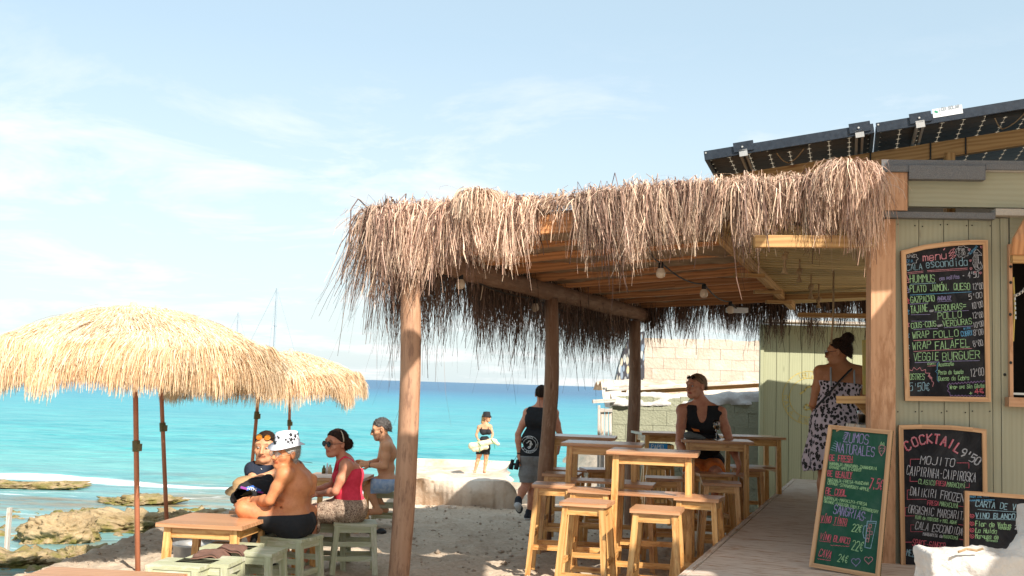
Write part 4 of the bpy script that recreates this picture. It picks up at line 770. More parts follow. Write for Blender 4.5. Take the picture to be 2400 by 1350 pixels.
# counter bracket and lamp board beside the opening
g=G(); a=at(1976,937,8.35);b=at(2046,937,8.2); g.bar(a,b,.24,.055); g.put('bracket_shelf',M['beam'],BR,bev=.004)
g=G(); g.prism([at(2002,946,8.3),at(2046,946,8.3),at(2046,992,8.3)],(0,-1,0),.04); g.put('bracket_brace',M['beam'],BR,bev=.003)
g=G(); g.prism([at(2025,798,9.2),at(2060,790,9.2),at(2060,925,9.2),at(2027,925,9.2)],(0,-1,0),.03); g.put('lamp_board',M['label'],BR)
g=G(); g.bar(at(2025,797,9.15),at(2027,925,9.15),.015,.03); g.put('lamp_board_edge',M['yellowprint'],BR)
for y in (806,843,874,902): g=G(); g.lathe(at(2033,y,9.14),[(0,.03),(.013,.024),(.017,.01),(.013,0)],10,axis=(0,-1,0)); g.put('lamp',M['bulb'],BR,smooth=True)
# mug on the inner counter
t=thing('jar','glass jar of cutlery on the counter behind the bracket shelf','jar',tuple(at(2022,994,8.9))); b=at(2022,994,8.9)
g=G(); g.lathe(b,[(0,0),(.038,0),(.044,.10),(.045,.125),(.041,.125),(.04,.1),(.034,.006),(0,.006)],18); g.put('glass',M['glass'],t,smooth=True); g=G(); g.lathe(b+Vector((0,0,.008)),[(0,0),(.032,0),(.036,.07),(0,.07)],14); g.put('contents',M['canvas'],t,smooth=True)
g=G(); a=at(1998,998,8.9); g.bar(a,a+Vector((.55,0,0)),.35,.03); g.put('inner_counter',M['white'],BR)
# ------------------------------------------------------------------ solar roof
Uv=Vector((2.316,-.70,.33)).normalized(); Vv_=Vector((.32,.95,-.01)).normalized(); Vv_=(Vv_-Uv*Vv_.dot(Uv)).normalized(); Nv=Uv.cross(Vv_).normalized(); 
if Nv.z<0: Nv=-Nv
O=at(1651,366,8.9); hang=thing('solar_rack','aluminium and timber rack holding the solar panels above the thatch','rack',tuple(O))
def sp_(u,v,n=0): return O+Uv*u+Vv_*v+Nv*n
m=Mt('panel backsheet',.3,.5); m.color((.35,.30,.24)); tr=m.n('ShaderNodeBsdfTranslucent'); tr.inputs[0].default_value=(.9,.82,.7,1); mx=m.n('ShaderNodeMixShader',i_0=.5); o_=m.t.nodes['Material Output']; m.l(m.b.outputs[0],mx.inputs[1]); m.l(tr.outputs[0],mx.inputs[2]); m.l(mx.outputs[0],o_.inputs[0]); M['back']=m.m
CW=.159; cellm=None
def cell_mesh(h):
    c=.021;a=CW/2-.0022;b=h/2-.0022; P=[(-a+c,-b),(a-c,-b),(a,-b+c),(a,b-c),(a-c,b),(-a+c,b),(-a,b-c),(-a,-b+c)]; g=G(); g.prism([Uv*x+Vv_*y for x,y in P],-Nv,.003); return g.mesh('cell')
cellm=cell_mesh(CW)
def panel(u0,nc,label,nv=16):
    Wd=nc*CW+.05; Ln=nv*CW+.05; t=thing('solar_module',label,'solar panel',tuple(sp_(u0,0)),group='solar panels side by side on the frame')
    g=G(); c=[sp_(u0,0,.0),sp_(u0+Wd,0,.0),sp_(u0+Wd,Ln,.0),sp_(u0,Ln,.0)]; g.hexa([*[p+Nv*.004 for p in c],*[p+Nv*.009 for p in c]],Uv,0); g.put('backsheet',M['back'],t)
    for i in range(nc):
        for j in range(nv):
            p=sp_(u0+.025+CW*(i+.5),.025+CW*(j+.5),.003); o=link('solar_cell',cellm,t,M['cell']); o.location=p-BASE[t.name]
    for a,b in (((0,0),(Wd,0)),((0,Ln),(Wd,Ln))): g=G(); g.bar(sp_(u0+a[0],a[1],-.012)+Nv*.012,sp_(u0+b[0],b[1],.0),.035,.075,up=Nv); g.put('frame_rail',M['blackalu'],t,bev=.002)
    for x in (.012,Wd-.012): g=G(); g.bar(sp_(u0+x,.02,-.006),sp_(u0+x,Ln-.02,-.006),.03,.05,up=Nv); g.put('frame_rail',M['blackalu'],t,bev=.002)
    ju=u0+Wd*.5; g=G(); g.bar(sp_(ju-.16,.13,-.012),sp_(ju+.16,.13,-.012),.10,.03,up=Nv); g.put('junction_box',M['black'],t,bev=.004)
    g=G(); g.tube(drape([sp_(ju-.1,.18,-.02),sp_(ju-.02,.42,-.07),sp_(ju+.12,.2,-.02)],.02),.005,6); g.put('wire',M['rope'],t)
    for x in (.06,Wd-.06): 
        g=G(); g.lathe(sp_(u0+x*.25,-.02,.02),[(0,.004),(.007,.003),(.008,0)],8,axis=-Vv_); g.put('screw',M['alu'],t)
    return Wd
w1=panel(0,8,'left solar panel, its free corner over the thatch'); w2=panel(w1+.02,12,'right solar panel with the white printed sticker on its edge')
w3=panel(w1+w2+.04,8,'solar panel at the far right end of the row')
# timber under the panels, clamps and rails
BMt=thing('timber_beam','long yellow timber beam carrying the solar panels','beam',tuple(sp_(0,.5,-.1)))
g=G(); g.bar(sp_(.02,.58,-.13),sp_(3.2,.58,-.13),.07,.13,up=(0,0,1)); g.put('beam',M['beam'],BMt,bev=.004)
for u in (1.28,1.75,2.02,2.62): 
    g=G(); g.bar(sp_(u,.538,-.20),sp_(u+.02,.538,-.06),.012,.006,up=(0,1,0)); g.put('strap',M['black'],BMt)
for i,u in enumerate((.31,1.21,1.66)):
    g=G(); 
    for s in (-.022,.022): g.bar(sp_(u+s,.02,-.035),sp_(u+s,.9,-.035),.018,.03,up=Nv)
    rl_=g.put('mounting_rail',M['alu'],hang); g=G(); g.bar(sp_(u-.03,-.025,-.03),sp_(u+.035,-.025,-.03),.012,.055,up=Nv); g.put('rail_cap',M['alu'],rl_)
    g=G(); g.bar(sp_(u-.07,-.024,.022),sp_(u+.09,-.024,.022),.014,.078,up=Nv); g.put('clamp',M['blackalu'],hang,bev=.003)
    g=G(); g.lathe(sp_(u,-.034,.018),[(0,.005),(.008,.004),(.009,0)],8,axis=-Vv_); g.put('bolt',M['alu'],hang)
for u in (1.9,3.0): g=G(); p=sp_(u,.56,-.17); g.bar(p,Vector((p.x,p.y,3.05)),.07,.07,up=(0,1,0)); g.put('leg',M['beam'],hang)
g=G(); p=sp_(w1+.06,.50,-.16); g.box((p.x-.12,p.y,p.z-.06),(.14,.1,.1)); g.put('block',M['post'],hang)
Lb=[sp_(w1+.02+.42,-.0195,.036),sp_(w1+.02+.42+.215,-.0195,.036)]; g=G(); g.bar(Lb[0],Lb[1],.004,.068,up=Nv); st=g.put('sticker',M['label'],hang)
def spj(x,y): return sp_(w1+.44+x,-.0235,.006+y)
g=lettering('LOB SOLAR',.052,.018,.2,.018,.024,lambda x,y:spj(x,.06-y+.0),.0045,0)
for i in range(1): g.put('lettering',M['greyprint'],st)
g=G(); ribbon(g,[(.02,-.045),(.035,-.035)],.012,lambda x,y:spj(x,-y)); g.put('logo',M['leafprint'],st)
# ------------------------------------------------------------------ chalkboards
def frameboard(name,label,quad,p0,n,th,fw,mat,arch=None,group=None,base=None):
    """quad: outline px points clockwise from bottom-left; p0,n its plane"""
    pr=lambda x,y,o=0: onp(x,y,p0,n)+n*o
    t=thing(name,label,'menu board',tuple(base or pr(*quad[0])),group=group); P=[pr(x,y) for x,y in quad]; cen=sum(P,Vector())/len(P)
    g=G(); g.prism([p-n*th for p in P],n,th*.6); g.put('panel',mat,t)
    for i in range(len(P)):
        a,b=P[i],P[(i+1)%len(P)]; d=(b-a).normalized(); ins=n.cross(d); 
        if ins.dot(cen-a)<0: ins=-ins
        g=G(); ax=d*fw*0; Q=[a,b,b+ins*fw,a+ins*fw]
        # mitre
        pa=(a-P[i-1]).normalized(); nb=(P[(i+2)%len(P)]-b).normalized()
        def mit(c,d1,d2):
            i1=n.cross(d1); i1=i1 if i1.dot(cen-c)>0 else -i1; i2=n.cross(d2); i2=i2 if i2.dot(cen-c)>0 else -i2; bs=(i1+i2); return c+bs*(fw/max(.3,(1+i1.dot(i2))))
        Q=[a,b,mit(b,d,nb),mit(a,pa,d)]; Q=[q-n*th for q in Q]; g.hexa([Q[0],Q[1],Q[2],Q[3],*[q+n*(th+.004) for q in Q]],d,0); g.put('frame_piece',M['frame'],t,bev=.002)
    return t
def write(t,rows,proj,w,cscale):
    by={}
    for r in rows:
        c,s,x0,y0,x1,y1,h=r[:7]; arc=r[7] if len(r)>7 else 0; ww=(r[8] if len(r)>8 else 1)*w*1.12
        g=lettering(s,*cscale(x0,y0),*cscale(x1,y1),h*cscale.k,proj,ww,.05,random.uniform(-.02,.1),arc=arc); g.put('lettering',CH[c],t)
    by['t']=t; return by
def addlines(by,items,proj,w,cs):
    for c,pts,*k in items: g=G(); ribbon(g,[cs(*p) for p in pts],w*(k[0] if k else 1),proj); g.put('drawing' if len(pts)>3 else 'underline',CH[c],by['t'])
def heart(cx,cy,s): return [(cx+s*16*math.sin(a)**3/16,cy-s*(13*math.cos(a)-5*math.cos(2*a)-2*math.cos(3*a)-math.cos(4*a))/16) for a in [i*math.pi/10 for i in range(21)]]
def wavy(x0,x1,y0,y1,n,amp=3): return [(x0+(x1-x0)*i/n,y0+(y1-y0)*i/n+(amp if i%2 else -amp)) for i in range(n+1)]
# tall black menu
p0=P0+nF*.045; cs=lambda x,y:(2100+x*.2964,550+y*.2963); cs.k=.2963
tb=frameboard('menu_board','tall black menu board high on the plank wall headed with a pink title',[(2121.5,939.5),(2112,588),(2165,574),(2225,566),(2274,562.5),(2315,562.5),(2322.5,942)],p0,nF,.03,.033,M['slate'])
pj=lambda x,y:onp(x,y,p0-nF*.008,nF)
rows=[('rose','menú',215,210,410,188,60,0,1.7),('sky','CALA',85,285,215,272,46),('sky','escondida',240,262,575,240,62,0,1.2),('green','HUMMUS',112,380,315,372,58,0,1.3),('lilac','con palitos',345,362,505,345,30),("white","·4'50".replace('·','- '),525,348,660,338,48),
('green','PLATO JAMÓN, QUESO',112,455,592,432,52,0,1.2),('white',"12'00",610,435,695,425,48),('green','GAZPACHO',118,540,312,524,48,0,1.2),('lilac','ANDALUZ',328,520,438,514,30),('white',"5'00",578,512,690,498,44),
('green','TAJINE',118,622,258,606,56,0,1.2),('white','con',268,612,302,606,20),('green','VERDURAS=',305,606,562,584,46,0,1.2),('white',"10'00",602,588,695,572,48),('green','POLLO',332,672,530,654,52,0,1.2),('white',"12'00",608,664,695,652,46),('green','COUS-COUS',122,742,322,722,42,0,1.2),('white','con',330,728,370,722,18),('green','VERDURAS',374,728,608,706,46,0,1.1),('white',"10'00",616,738,700,720,42),
('green','WRAP',132,822,272,810,52,0,1.2),('green','POLLO',300,818,505,800,52,0,1.2),('blue','CURRY',518,806,612,790,38,0,1.5),('blue','WITH',535,752,590,745,16),('white',"8'00",616,800,695,788,46),('green','WRAP',132,912,285,898,58,0,1.2),('green','FALAFEL',312,908,592,886,62,0,1.3),('white',"8'00",616,890,695,876,48),('green','VEGGIE',140,1000,345,990,62,0,1.2),('green','BURGUER',370,996,672,978,62,0,1.2),
('green','con:',250,1030,320,1026,20),('green','Aguacate',335,1042,460,1034,30),('green','Pesto de tomate',335,1106,535,1100,32),('green','Queso de Cabra',335,1156,580,1148,34),('white',"12'00",590,1124,700,1110,60),('green','POSTRES',88,1146,230,1146,46,0,1.1),('sky',"*5'50€",75,1238,270,1232,62,0,1.2),('green','Wrap opc Sin Gluten',425,1222,712,1208,30),('green','+',580,1270,612,1266,30),('pink','4€',625,1260,700,1252,40,0,1.5)]
by=write(tb,rows,pj,1.05,cs)
L=[]
for x0,y0,x1,y1,c in ((90,300,215,288,'rose'),(248,284,565,264,'rose'),(92,312,215,298,'rose'),(250,294,565,276,'rose'),(115,392,315,382,'sky'),(112,478,596,452,'blue'),(110,550,255,540,'lilac'),(328,532,440,524,'lilac'),(118,634,270,630,'lilac'),(305,612,575,600,'lilac'),(122,684,310,684,'lilac'),(140,750,330,742,'lilac'),(380,736,610,722,'lilac'),(140,838,450,822,'rose'),(140,924,600,900,'rose'),(150,1012,340,1006,'lilac'),(370,1002,660,996,'lilac'),(250,1040,315,1036,'rose')): L.append((c,[(x0,y0),(x1,y1)]))
for i,(y,c) in enumerate(((350,'rose'),(430,'lilac'),(515,'pink'),(600,'blue'),(700,'rose'),(785,'blue'),(875,'sky'),(975,'rose'))):
    L+= [(c,[(68,y+28),(84,y-32),(104,y+28),(68,y+28)],1.2),(c,[(64,y+2),(84,y-8),(108,y+2),(84,y+12),(64,y+2)],1)]
L+=[('white',[(110+60*math.cos(a)*(1+.12*math.cos(9*a)),190+46*math.sin(a)*(1+.12*math.cos(9*a))) for a in [i*math.pi/18 for i in range(37)]],.8),('white',[(525+52*math.cos(a)*(1+.12*math.cos(9*a)),135+44*math.sin(a)*(1+.12*math.cos(9*a))) for a in [i*math.pi/18 for i in range(37)]],.8)]
for x,y,s in ((677,98,9),(588,205,8),(593,268,9),(668,302,9),(625,296,7),(580,118,8)): L.append(('rose',heart(x,y,s),1.5))
for dx,dy,an in ((0,0,.4),(8,22,.1),(-4,-20,.9)): L.append(('rose',[(420+dx,170+dy),(440+dx,150+dy-8*an),(466+dx,140+dy-14*an),(450+dx,160+dy),(420+dx,170+dy)],1.2))
L+=[('blue',[(338,1010),(326,1022),(326,1070),(312,1082),(326,1094),(326,1150),(340,1166)],1.2)]
zz=[]; 
for i in range(15): a=math.pi*(1.05+.9*i/14) ; rr=1.0 if i%2 else 1.28; zz.append((165+95*rr*math.cos(a),1150+80*rr*math.sin(a)))
zz+=[(262,1110),(270,1140),(282,1138),(284,1160),(298,1168),(290,1200)]; L.append(('rose',zz,1.2))
zz=[(420+i*12.5,1180-i*.9+(6 if i%2 else -6)) for i in range(24)]; L.append(('violet',zz,1.6)); zz=[(415,1180),(405,1200),(418,1215),(408,1235),(425,1250)]+[(430+i*13,1276-(6 if i%2 else -3)) for i in range(22)]; L.append(('violet',zz,1.6))
addlines(by,L,pj,1.0,cs); 
for c_,s_,a_,b_,h_ in (('white','TAPAS',(70,185),(155,180),7),('blue','DIA',(85,222),(140,218),7),('white','from',(488,130),(545,126),8),('white','1:00',(495,165),(550,160),8),('blue','Suggest',(585,160),(650,92),6)): lettering(s_,*cs(*a_),*cs(*b_),h_,pj,.85).put('lettering',CH[c_],tb)
gh=G(); sh=[(.0,-1.0),(.25,-1.02),(.45,-.85),(.75,-.6),(.8,-.45),(.5,-.5),(.3,-.45),(.35,-.1),(.35,.3),(.2,.6),(.35,.85),(.6,.8),(.75,.5),(.6,.15),(.5,.4)]; Xs=lambda a,b:cs(642+a*62-12,200+b*80)
ribbon(gh,[Xs(*p) for p in sh],1.1,pj); ribbon(gh,[Xs(*p) for p in ((0,-1),(-.25,-.75),(-.2,-.45),(-.35,-.2),(-.3,.1),(-.38,.35),(-.25,.6),(0,.95),(.4,1.02),(.8,.85),(.92,.5))],1.1,pj)
for i in range(16): ribbon(gh,[Xs(-.2+.02*(i%3),-.75+i*.1),Xs(.3,-.72+i*.1)],.7,pj)
gh.put('drawing',CH['white'],tb)
# cocktail board
p0=P0+nF*.05; cs=lambda x,y:(1860+x/3.461,960+y/3.461); cs.k=1/3.461
tb=frameboard('menu_board','black chalkboard of cocktails leaning below the tall menu, with arched pink heading',[(2113,1400),(2106.5,996.5),(2160,995),(2230,997),(2280,1002),(2312,1006.5),(2318,1400)],p0+nF*.02,nF,.03,.03,M['slate'],base=(2.9,7.8,.0))
pj=lambda x,y:onp(x,y,p0+nF*.014,nF)
rows=[('pink','COCKTAIL',925,352,1350,352,72,110/3.461*.72,3.0),('white',"9'50",1345,372,1500,455,66,0,2.2),('white','MOJITO',1025,440,1315,464,64,0,1.5),('white','CAIPIRINHA-CAIPIROSKA',915,528,1480,590,74,0,1.2),('green','CLASICO',1012,600,1150,616,38),('pink','FRESA',1155,616,1240,622,38),('green',"MARACUYÁ",1243,622,1392,640,38),('white','DAIIKIRI',945,692,1165,720,66,0,1.3),('white','FROZEN',1190,722,1385,752,66,0,1.3),('pink','FRESA',1084,772,1178,780,36),('green','MARACUYÁ',1184,780,1335,800,36),('white','ORGASMIC MARGARITA',930,838,1400,898,64,0,1.1),('green','FLOR de HIBISCUS y MIEL AGAVE',988,884,1326,930,26),('white','CALA ESCONDIDA',985,968,1372,1022,60,0,1.2),('white','MARGARITA de',1048,1020,1210,1040,24),('green','MARACUYÁ',1214,1040,1335,1056,26),('pink','SPACE-GINGER',962,1104,1230,1140,54,0,1.3),('sky','MEZCAL',915,1186,1052,1200,50,0,1.2),('sky','MULE MEZCALITA',1060,1200,1360,1230,50)]
by=write(tb,rows,pj,1.05,cs); L=[]
for x,y,y2,xe,side in ((947,402,462,1022,0),(945,545,582,1005,1),(1422,432,476,1325,0),(1425,600,632,1395,1),(922,652,725,948,0),(922,655,728,1078,1),(905,795,862,925,0),(905,795,862,980,1),(950,935,985,975,0),(950,935,990,1045,1),(900,1075,1140,958,0),(900,1075,1150,915,1)):
    L.append(('pink',[(xe,y),(x,y),(x,y2)] if not side else [(x,y),(x,y2),(xe,y2)],1.1))
L+=[('pink',[(1338,782),(1388,790)],1.1),('pink',[(1338,932),(1386,938)],1.1),('pink',[(1342,1050),(1386,1058)],1.1)]
addlines(by,L,pj,1.0,cs); lettering('COCKTAIL',*cs(929,352),*cs(1354,352),78/3.461,lambda x,y:pj(x,y)+nF*.002,.7,0,0,arc=110/3.461*.72).put('lettering',CH['white'],tb)
# wine list board
p0=at(2262,1280,7.2); n2=Vector((-.03,-1,.10)).normalized()
tb=frameboard('menu_board','low black chalkboard of wines with blue heading standing behind the white stone block',[(2260,1420),(2262,1150),(2430,1162),(2430,1420)],p0,n2,.025,.026,M['slate'])
pj=lambda x,y:onp(x,y,p0-n2*.006,n2)
rows=[('blue','RAZA DEL VINO',1430,712,1590,708,14),('blue','consulte a camarero',1428,742,1630,736,12),('sky','CARTA DE VINOS',1475,785,1940,830,48,0,1.5),('sky','VINO BLANCO',1475,878,1800,888,40,0,1.7),('green','Flor de Vetus',1475,945,1768,962,40,0,1.4),('green','VERDEJO',1660,968,1760,975,14),('green','La Huida',1475,996,1650,1004,36,0,1.4),('green','Marques de',1475,1044,1665,1052,36,0,1.3),('green','(blanco)',1560,1066,1655,1074,16),('white','24',1795,968,1850,970,34,0,1.3)]
by=write(tb,rows,pj,1.05,cs)
for y in (862,924,976,1026): addlines(by,[('pink',[(1450+r*math.cos(a),y+r*math.sin(a)) for a,r in [(i*.6,4+i*1.0) for i in range(18)]],1.3)],pj,1,cs)
addlines(by,[('sky',[(1492,810),(1820,832)],1),('sky',[(1480,884),(1800,895)],.8)],pj,1,cs)
# green A-board standing on the deck
pb=at(1896,1328,7.55); pc=at(2060,1356,7.25); ptp=at(1942,996,7.72); e1_=(pc-pb); e2_=(ptp-pb); n3=e1_.cross(e2_).normalized(); n3=n3 if n3.y<0 else -n3
tb=frameboard('menu_board','green chalkboard of juices and sangria standing on the grey deck against the post',[(1896,1328),(1942,995.5),(2092,1009),(2061,1357)],pb,n3,.022,.028,M['slategreen'])
pj=lambda x,y:onp(x,y,pb-n3*.004,n3)
g=G(); q=ptp+e1_*.15; g.bar(q,Vector((q.x+.1,q.y+.0,.46))+Vector((0,.28,0)),.03,.02); q2=ptp+e1_*.8; g.bar(q2,Vector((q2.x+.05,q2.y+.25,.46)),.03,.02) if 0 else None; g.put('prop_leg',M['frame'],tb)
rows=[('lilac','ZUMOS',405,262,612,280,76,0,1.6),('lilac','NATURALES',345,345,660,385,76,0,1.5),('pink','BE FRESH',290,412,480,425,46,0,1.4),('green','NARANJA-MANZANA-ZANAHORIA',290,448,675,492,24),('green','ORANGE-APPLE-CARROT',290,476,552,505,22),('pink','BE BEAUTY',275,540,475,555,46,0,1.4),('green','NARANJA-FRESA-MANZANA',278,580,612,614,24),('green','ORANGE-STRAWBERRY-APPLE',275,605,612,662,24),('pink','7.5€',612,636,720,655,84,0,1.5),('pink','BE COOL',258,682,430,700,48,0,1.4),('green','NARANJA-MARACUYA-FRESA',248,724,594,780,24),('green','ORANGE-PASSION FRUIT-STRAWBERRY',245,752,688,842,24),('lilac','SANGRIAS',320,838,572,905,72,0,1.4),('pink','VÍNO TÍNTO',220,905,432,938,50,0,1.3),('green','22€',470,985,550,1000,62,0,1.4),('pink','VÍNO BLANCO',212,1050,455,1090,50,0,1.3),('green','22€',468,1140,565,1155,78,0,1.4),('pink','CAVA',200,1185,302,1212,60,0,1.4),('green','24€',355,1230,440,1245,60,0,1.4)]
by=write(tb,rows,pj,1.05,cs)
L=[('lilac',heart(505,1235,36),1.3),('rose',heart(608,1220,34),1.3),('sky',[(598,905),(578,1118),(625,1126),(672,908),(598,905)],1.4),('sky',[(605,920),(665,922)],1),('sky',[(598,940),(572,945),(562,1000),(570,1040),(590,1046)],1.4),('lilac',[(636,845),(626,905)],1.2)]
for x,y in ((610,975),(628,1000),(606,1030),(622,945),(600,1060)): L.append(('rose',[(x-10,y-14),(x+10,y-12),(x+8,y+14),(x-12,y+12),(x-10,y-14)],1))
L+=[('rose',[(692,300),(712,288),(742,300),(738,335),(712,375),(694,340),(692,300)],1.3),('green',[(700,288),(712,262),(718,285),(732,265),(736,292),(720,280),(700,288)],1.3)]
for i in range(6): L.append(('rose',[(702+(i%3)*13,310+(i//3)*22),(705+(i%3)*13,318+(i//3)*22)],1))
for i in range(5): L.append(('lilac',[(398+i*5,235-i*12),(425+i*5,245-i*12)],1.2)); L.append(('sky',[(300+i*9,322-i*17),(336+i*6,335-i*17)],1))
for y in (365,378,392): L.append(('pink',[(276,y),(286,y+2)],1.3))
for x0,x1,y0,y1 in ((392,480,424,430),(345,470,550,560),(258,430,694,705),(205,300,915,920),(320,430,935,945),(210,300,1065,1075),(300,450,1100,1110),(195,300,1210,1225)): L.append(('pink',wavy(x0,x1,y0,y1,12,2.5),1))
L.append(('lilac',[(560,875),(585,880)],1.2)); addlines(by,L,pj,1.0,cs)
# ------------------------------------------------------------------ grey deck
DK=thing('wooden_deck','low grey weathered plywood deck between the bar tables and the bar','deck',(1.8,9,0)); zd=.45
A_=atz(1590,1350,zd); B_=atz(1858,1122,zd); dv_=(B_-A_).normalized(); A2=A_-dv_*2.2; A2.z=zd; wv=Vector((dv_.y,-dv_.x,0)); n=9; Ltot=(B_-A2).length; pos=0
while pos<Ltot-.05:
    l=min(1.22,Ltot-pos); a=A2+dv_*(pos+.004); b=A2+dv_*(pos+l-.004); wl=.052
    g=G(); rw=1.62; q=[a+wv*wl,b+wv*wl,b+wv*rw,a+wv*rw]; g.hexa([*[p-Vector((0,0,.02)) for p in q[::1]],*q],wv,0) if 0 else g.hexa([Vector((p.x,p.y,zd-.022)) for p in (q[0],q[3],q[2],q[1])]+[Vector((p.x,p.y,zd+random.uniform(-.001,.001))) for p in (q[0],q[3],q[2],q[1])],wv,0); g.put('deck_sheet',M['deck'],DK,bev=.003)
    g=G(); e=[a,b,b+wv*(wl-.006),a+wv*(wl-.006)]; g.hexa([Vector((p.x,p.y,zd-.06)) for p in (e[0],e[3],e[2],e[1])]+[Vector((p.x,p.y,zd+.003)) for p in (e[0],e[3],e[2],e[1])],dv_,0); g.put('edge_strip',M['deck'],DK,bev=.003)
    g=G(); c=a.lerp(b,.5)+wv*.03; g.bar(Vector((a.x,a.y,zd/2-.04))+wv*.03,Vector((b.x,b.y,zd/2-.04))+wv*.03,.025,zd-.06); g.put('side_board',M['deck'],DK)
    pos+=l
# white stone block at the lower right
S0=at(2182,1296,5.0); x0=S0.x; x1=at(2440,1290,5).x; prims=[[bxp(((x0+x1)/2,5.11,S0.z-.5),((x1-x0)/2,.11,.5),.012)],[bxp((x1+.09,5.13,S0.z-.1),(.10,.10,.31),.02)],[rc((x1-.01,5.12,S0.z+.02),(x1-.10,5.10,S0.z-.04),.07,.04)]]
nz_=lambda P:.006*fbm(P*22,4,81,.65)+.016*fbm(P*4,3,83)
me=nets('stone_block',prims,.009,.03,post=nz_); props(put('stone_block',me,M['stucco'],smooth=True),'rough white plastered stone block at the lower right corner','stone block')
g=G(); p=at(2263,1292,4.99); g.tube([p+Vector((-.04,-.02,-.002)),p+Vector((0,-.01,.012)),p+Vector((.05,0,.004)),p+Vector((.075,-.01,.016))],.006,6); g.put('dry_twig',M['rope'],label='small dry twig lying on the white stone block',cat='twig')
# ------------------------------------------------------------------ unseen cloth roof added to cast the foreground shade, gaps cut for sun patches
AW=bpy.data.objects.new('added_shade_roof',None); COL.objects.link(AW); AW['kind']='structure'; BASE['added_shade_roof']=Vector((0,0,0))
def roofpoly(pts,z=4.25): 
    g=G(); P=[Vector((x,y,z)) for x,y in pts]; g.prism(P,(0,0,1),.05); o=g.put('shade_sheet',M['sail'],AW); 
roofpoly([(.30,6.2),(1.05,6.2),(1.05,4.3),(.95,4.3)]); roofpoly([(1.05,5.35),(2.9,5.35),(2.9,2),(1.25,2),(1.05,3.9)]); roofpoly([(1.5,6.2),(2.9,6.15),(2.9,5.35),(1.5,5.35)]); roofpoly([(3.35,5.9),(4.1,5.9),(4.1,7.1),(3.4,7.0)])
roofpoly([(2.9,3.9),(4.1,3.9),(4.1,3.3),(2.9,3.3)]); roofpoly([(2.9,3.05),(4.1,3.05),(4.1,2),(2.9,2)]); roofpoly([(4.1,6.8),(7.4,6.9),(7.4,1.9),(4.1,1.9)]); roofpoly([(4.6,1.9),(5.6,1.9),(5.6,.5),(4.6,.5)])
for x,y in ((7.3,2),(7.3,6.8)): g=G(); g.tube([(x,y,-.2),(x,y,4.25)],.08,12); g.put('post',M['log'],AW)
# ------------------------------------------------------------------ bar stools and tables
def taper_leg(g,a,b,w,w2=None): g.bar(a,b,w,w,up=(0,1,0),w2=w2,h2=w2)
def bar_stool():
    t=thing('bar_stool','','stool'); H=.77
    g=G(); g.box((0,0,H-.014),(.355,.335,.028)); g.put('seat',M['pinetop'],t,bev=.008)
    tp=.135; bt=.19
    for sx in (-1,1):
        for sy in (-1,1): g=G(); g.bar((sx*bt,sy*bt*.95,0),(sx*tp,sy*tp*.95,H-.028),.042,.042,up=(0,1,0)); g.put('leg',M['pine'],t,bev=.003)
    def pos(z): k=1-z/(H-.03); return tp+(bt-tp)*k
    for z,h in ((H-.062,.062),): 
        p=pos(z)
        for s in (-1,1): g=G(); g.bar((-p,s*p*.95,z),(p,s*p*.95,z),.02,h); g.put('apron',M['pine'],t); g=G(); g.bar((s*p,-p*.95,z),(s*p,p*.95,z),.02,h); g.put('apron',M['pine'],t)
    for s in (-1,1):
        p=pos(.24); g=G(); g.bar((-p,s*p*.95,.24),(p,s*p*.95,.24),.022,.042); g.put('stretcher',M['pine'],t,bev=.002)
        p=pos(.16) if s<0 else pos(.33); z=.33; g=G(); p=pos(z); g.bar((s*p,-p*.95,z),(s*p,p*.95,z),.022,.042); g.put('stretcher',M['pine'],t,bev=.002)
    return t
def bar_table(L=.74,D=.6,H=1.10,shelf=True,name='bar_table'):
    t=thing(name,'','table')
    n=4
    for i in range(n): g=G(); g.box((0,-D/2+D*(i+.5)/n,H-.014),(L,D/n-.0015,.028),L=(1,0,0)); g.put('top_board',M['pinetop'],t,bev=.003)
    lx=L/2-.075; ly=D/2-.065
    for sx in (-1,1):
        for sy in (-1,1): g=G(); g.bar((sx*(lx+.02),sy*(ly+.01),0),(sx*lx,sy*ly,H-.028),.052,.052,up=(0,1,0)); g.put('leg',M['pine'],t,bev=.003)
    for s in (-1,1): g=G(); g.bar((-lx+.026,s*(ly+.006),H-.067),(lx-.026,s*(ly+.006),H-.067),.022,.076); g.put('apron',M['pine'],t); g=G(); g.bar((s*(lx+.006),-ly+.026,H-.067),(s*(lx+.006),ly-.026,H-.067),.022,.076); g.put('apron',M['pine'],t)
    if shelf:
        g=G(); g.box((0,0,.74),(L-.06,D-.24,.02)); g.put('shelf',M['pinetop'],t,bev=.003)
        for s in (-1,1): g=G(); g.bar((s*lx,-ly,.715),(s*lx,ly,.715),.02,.04); g.put('shelf_bearer',M['pine'],t); g=G(); g.bar((s*lx,-ly,.23),(s*lx,ly,.23),.022,.045); g.put('stretcher',M['pine'],t)
        g=G(); g.bar((-lx,ly*.9,.3),(lx,ly*.9,.3),.022,.045); g.put('stretcher',M['pine'],t); g=G(); g.bar((-lx,-ly*.9,.18),(lx,-ly*.9,.18),.022,.045); g.put('stretcher',M['pine'],t)
    return t
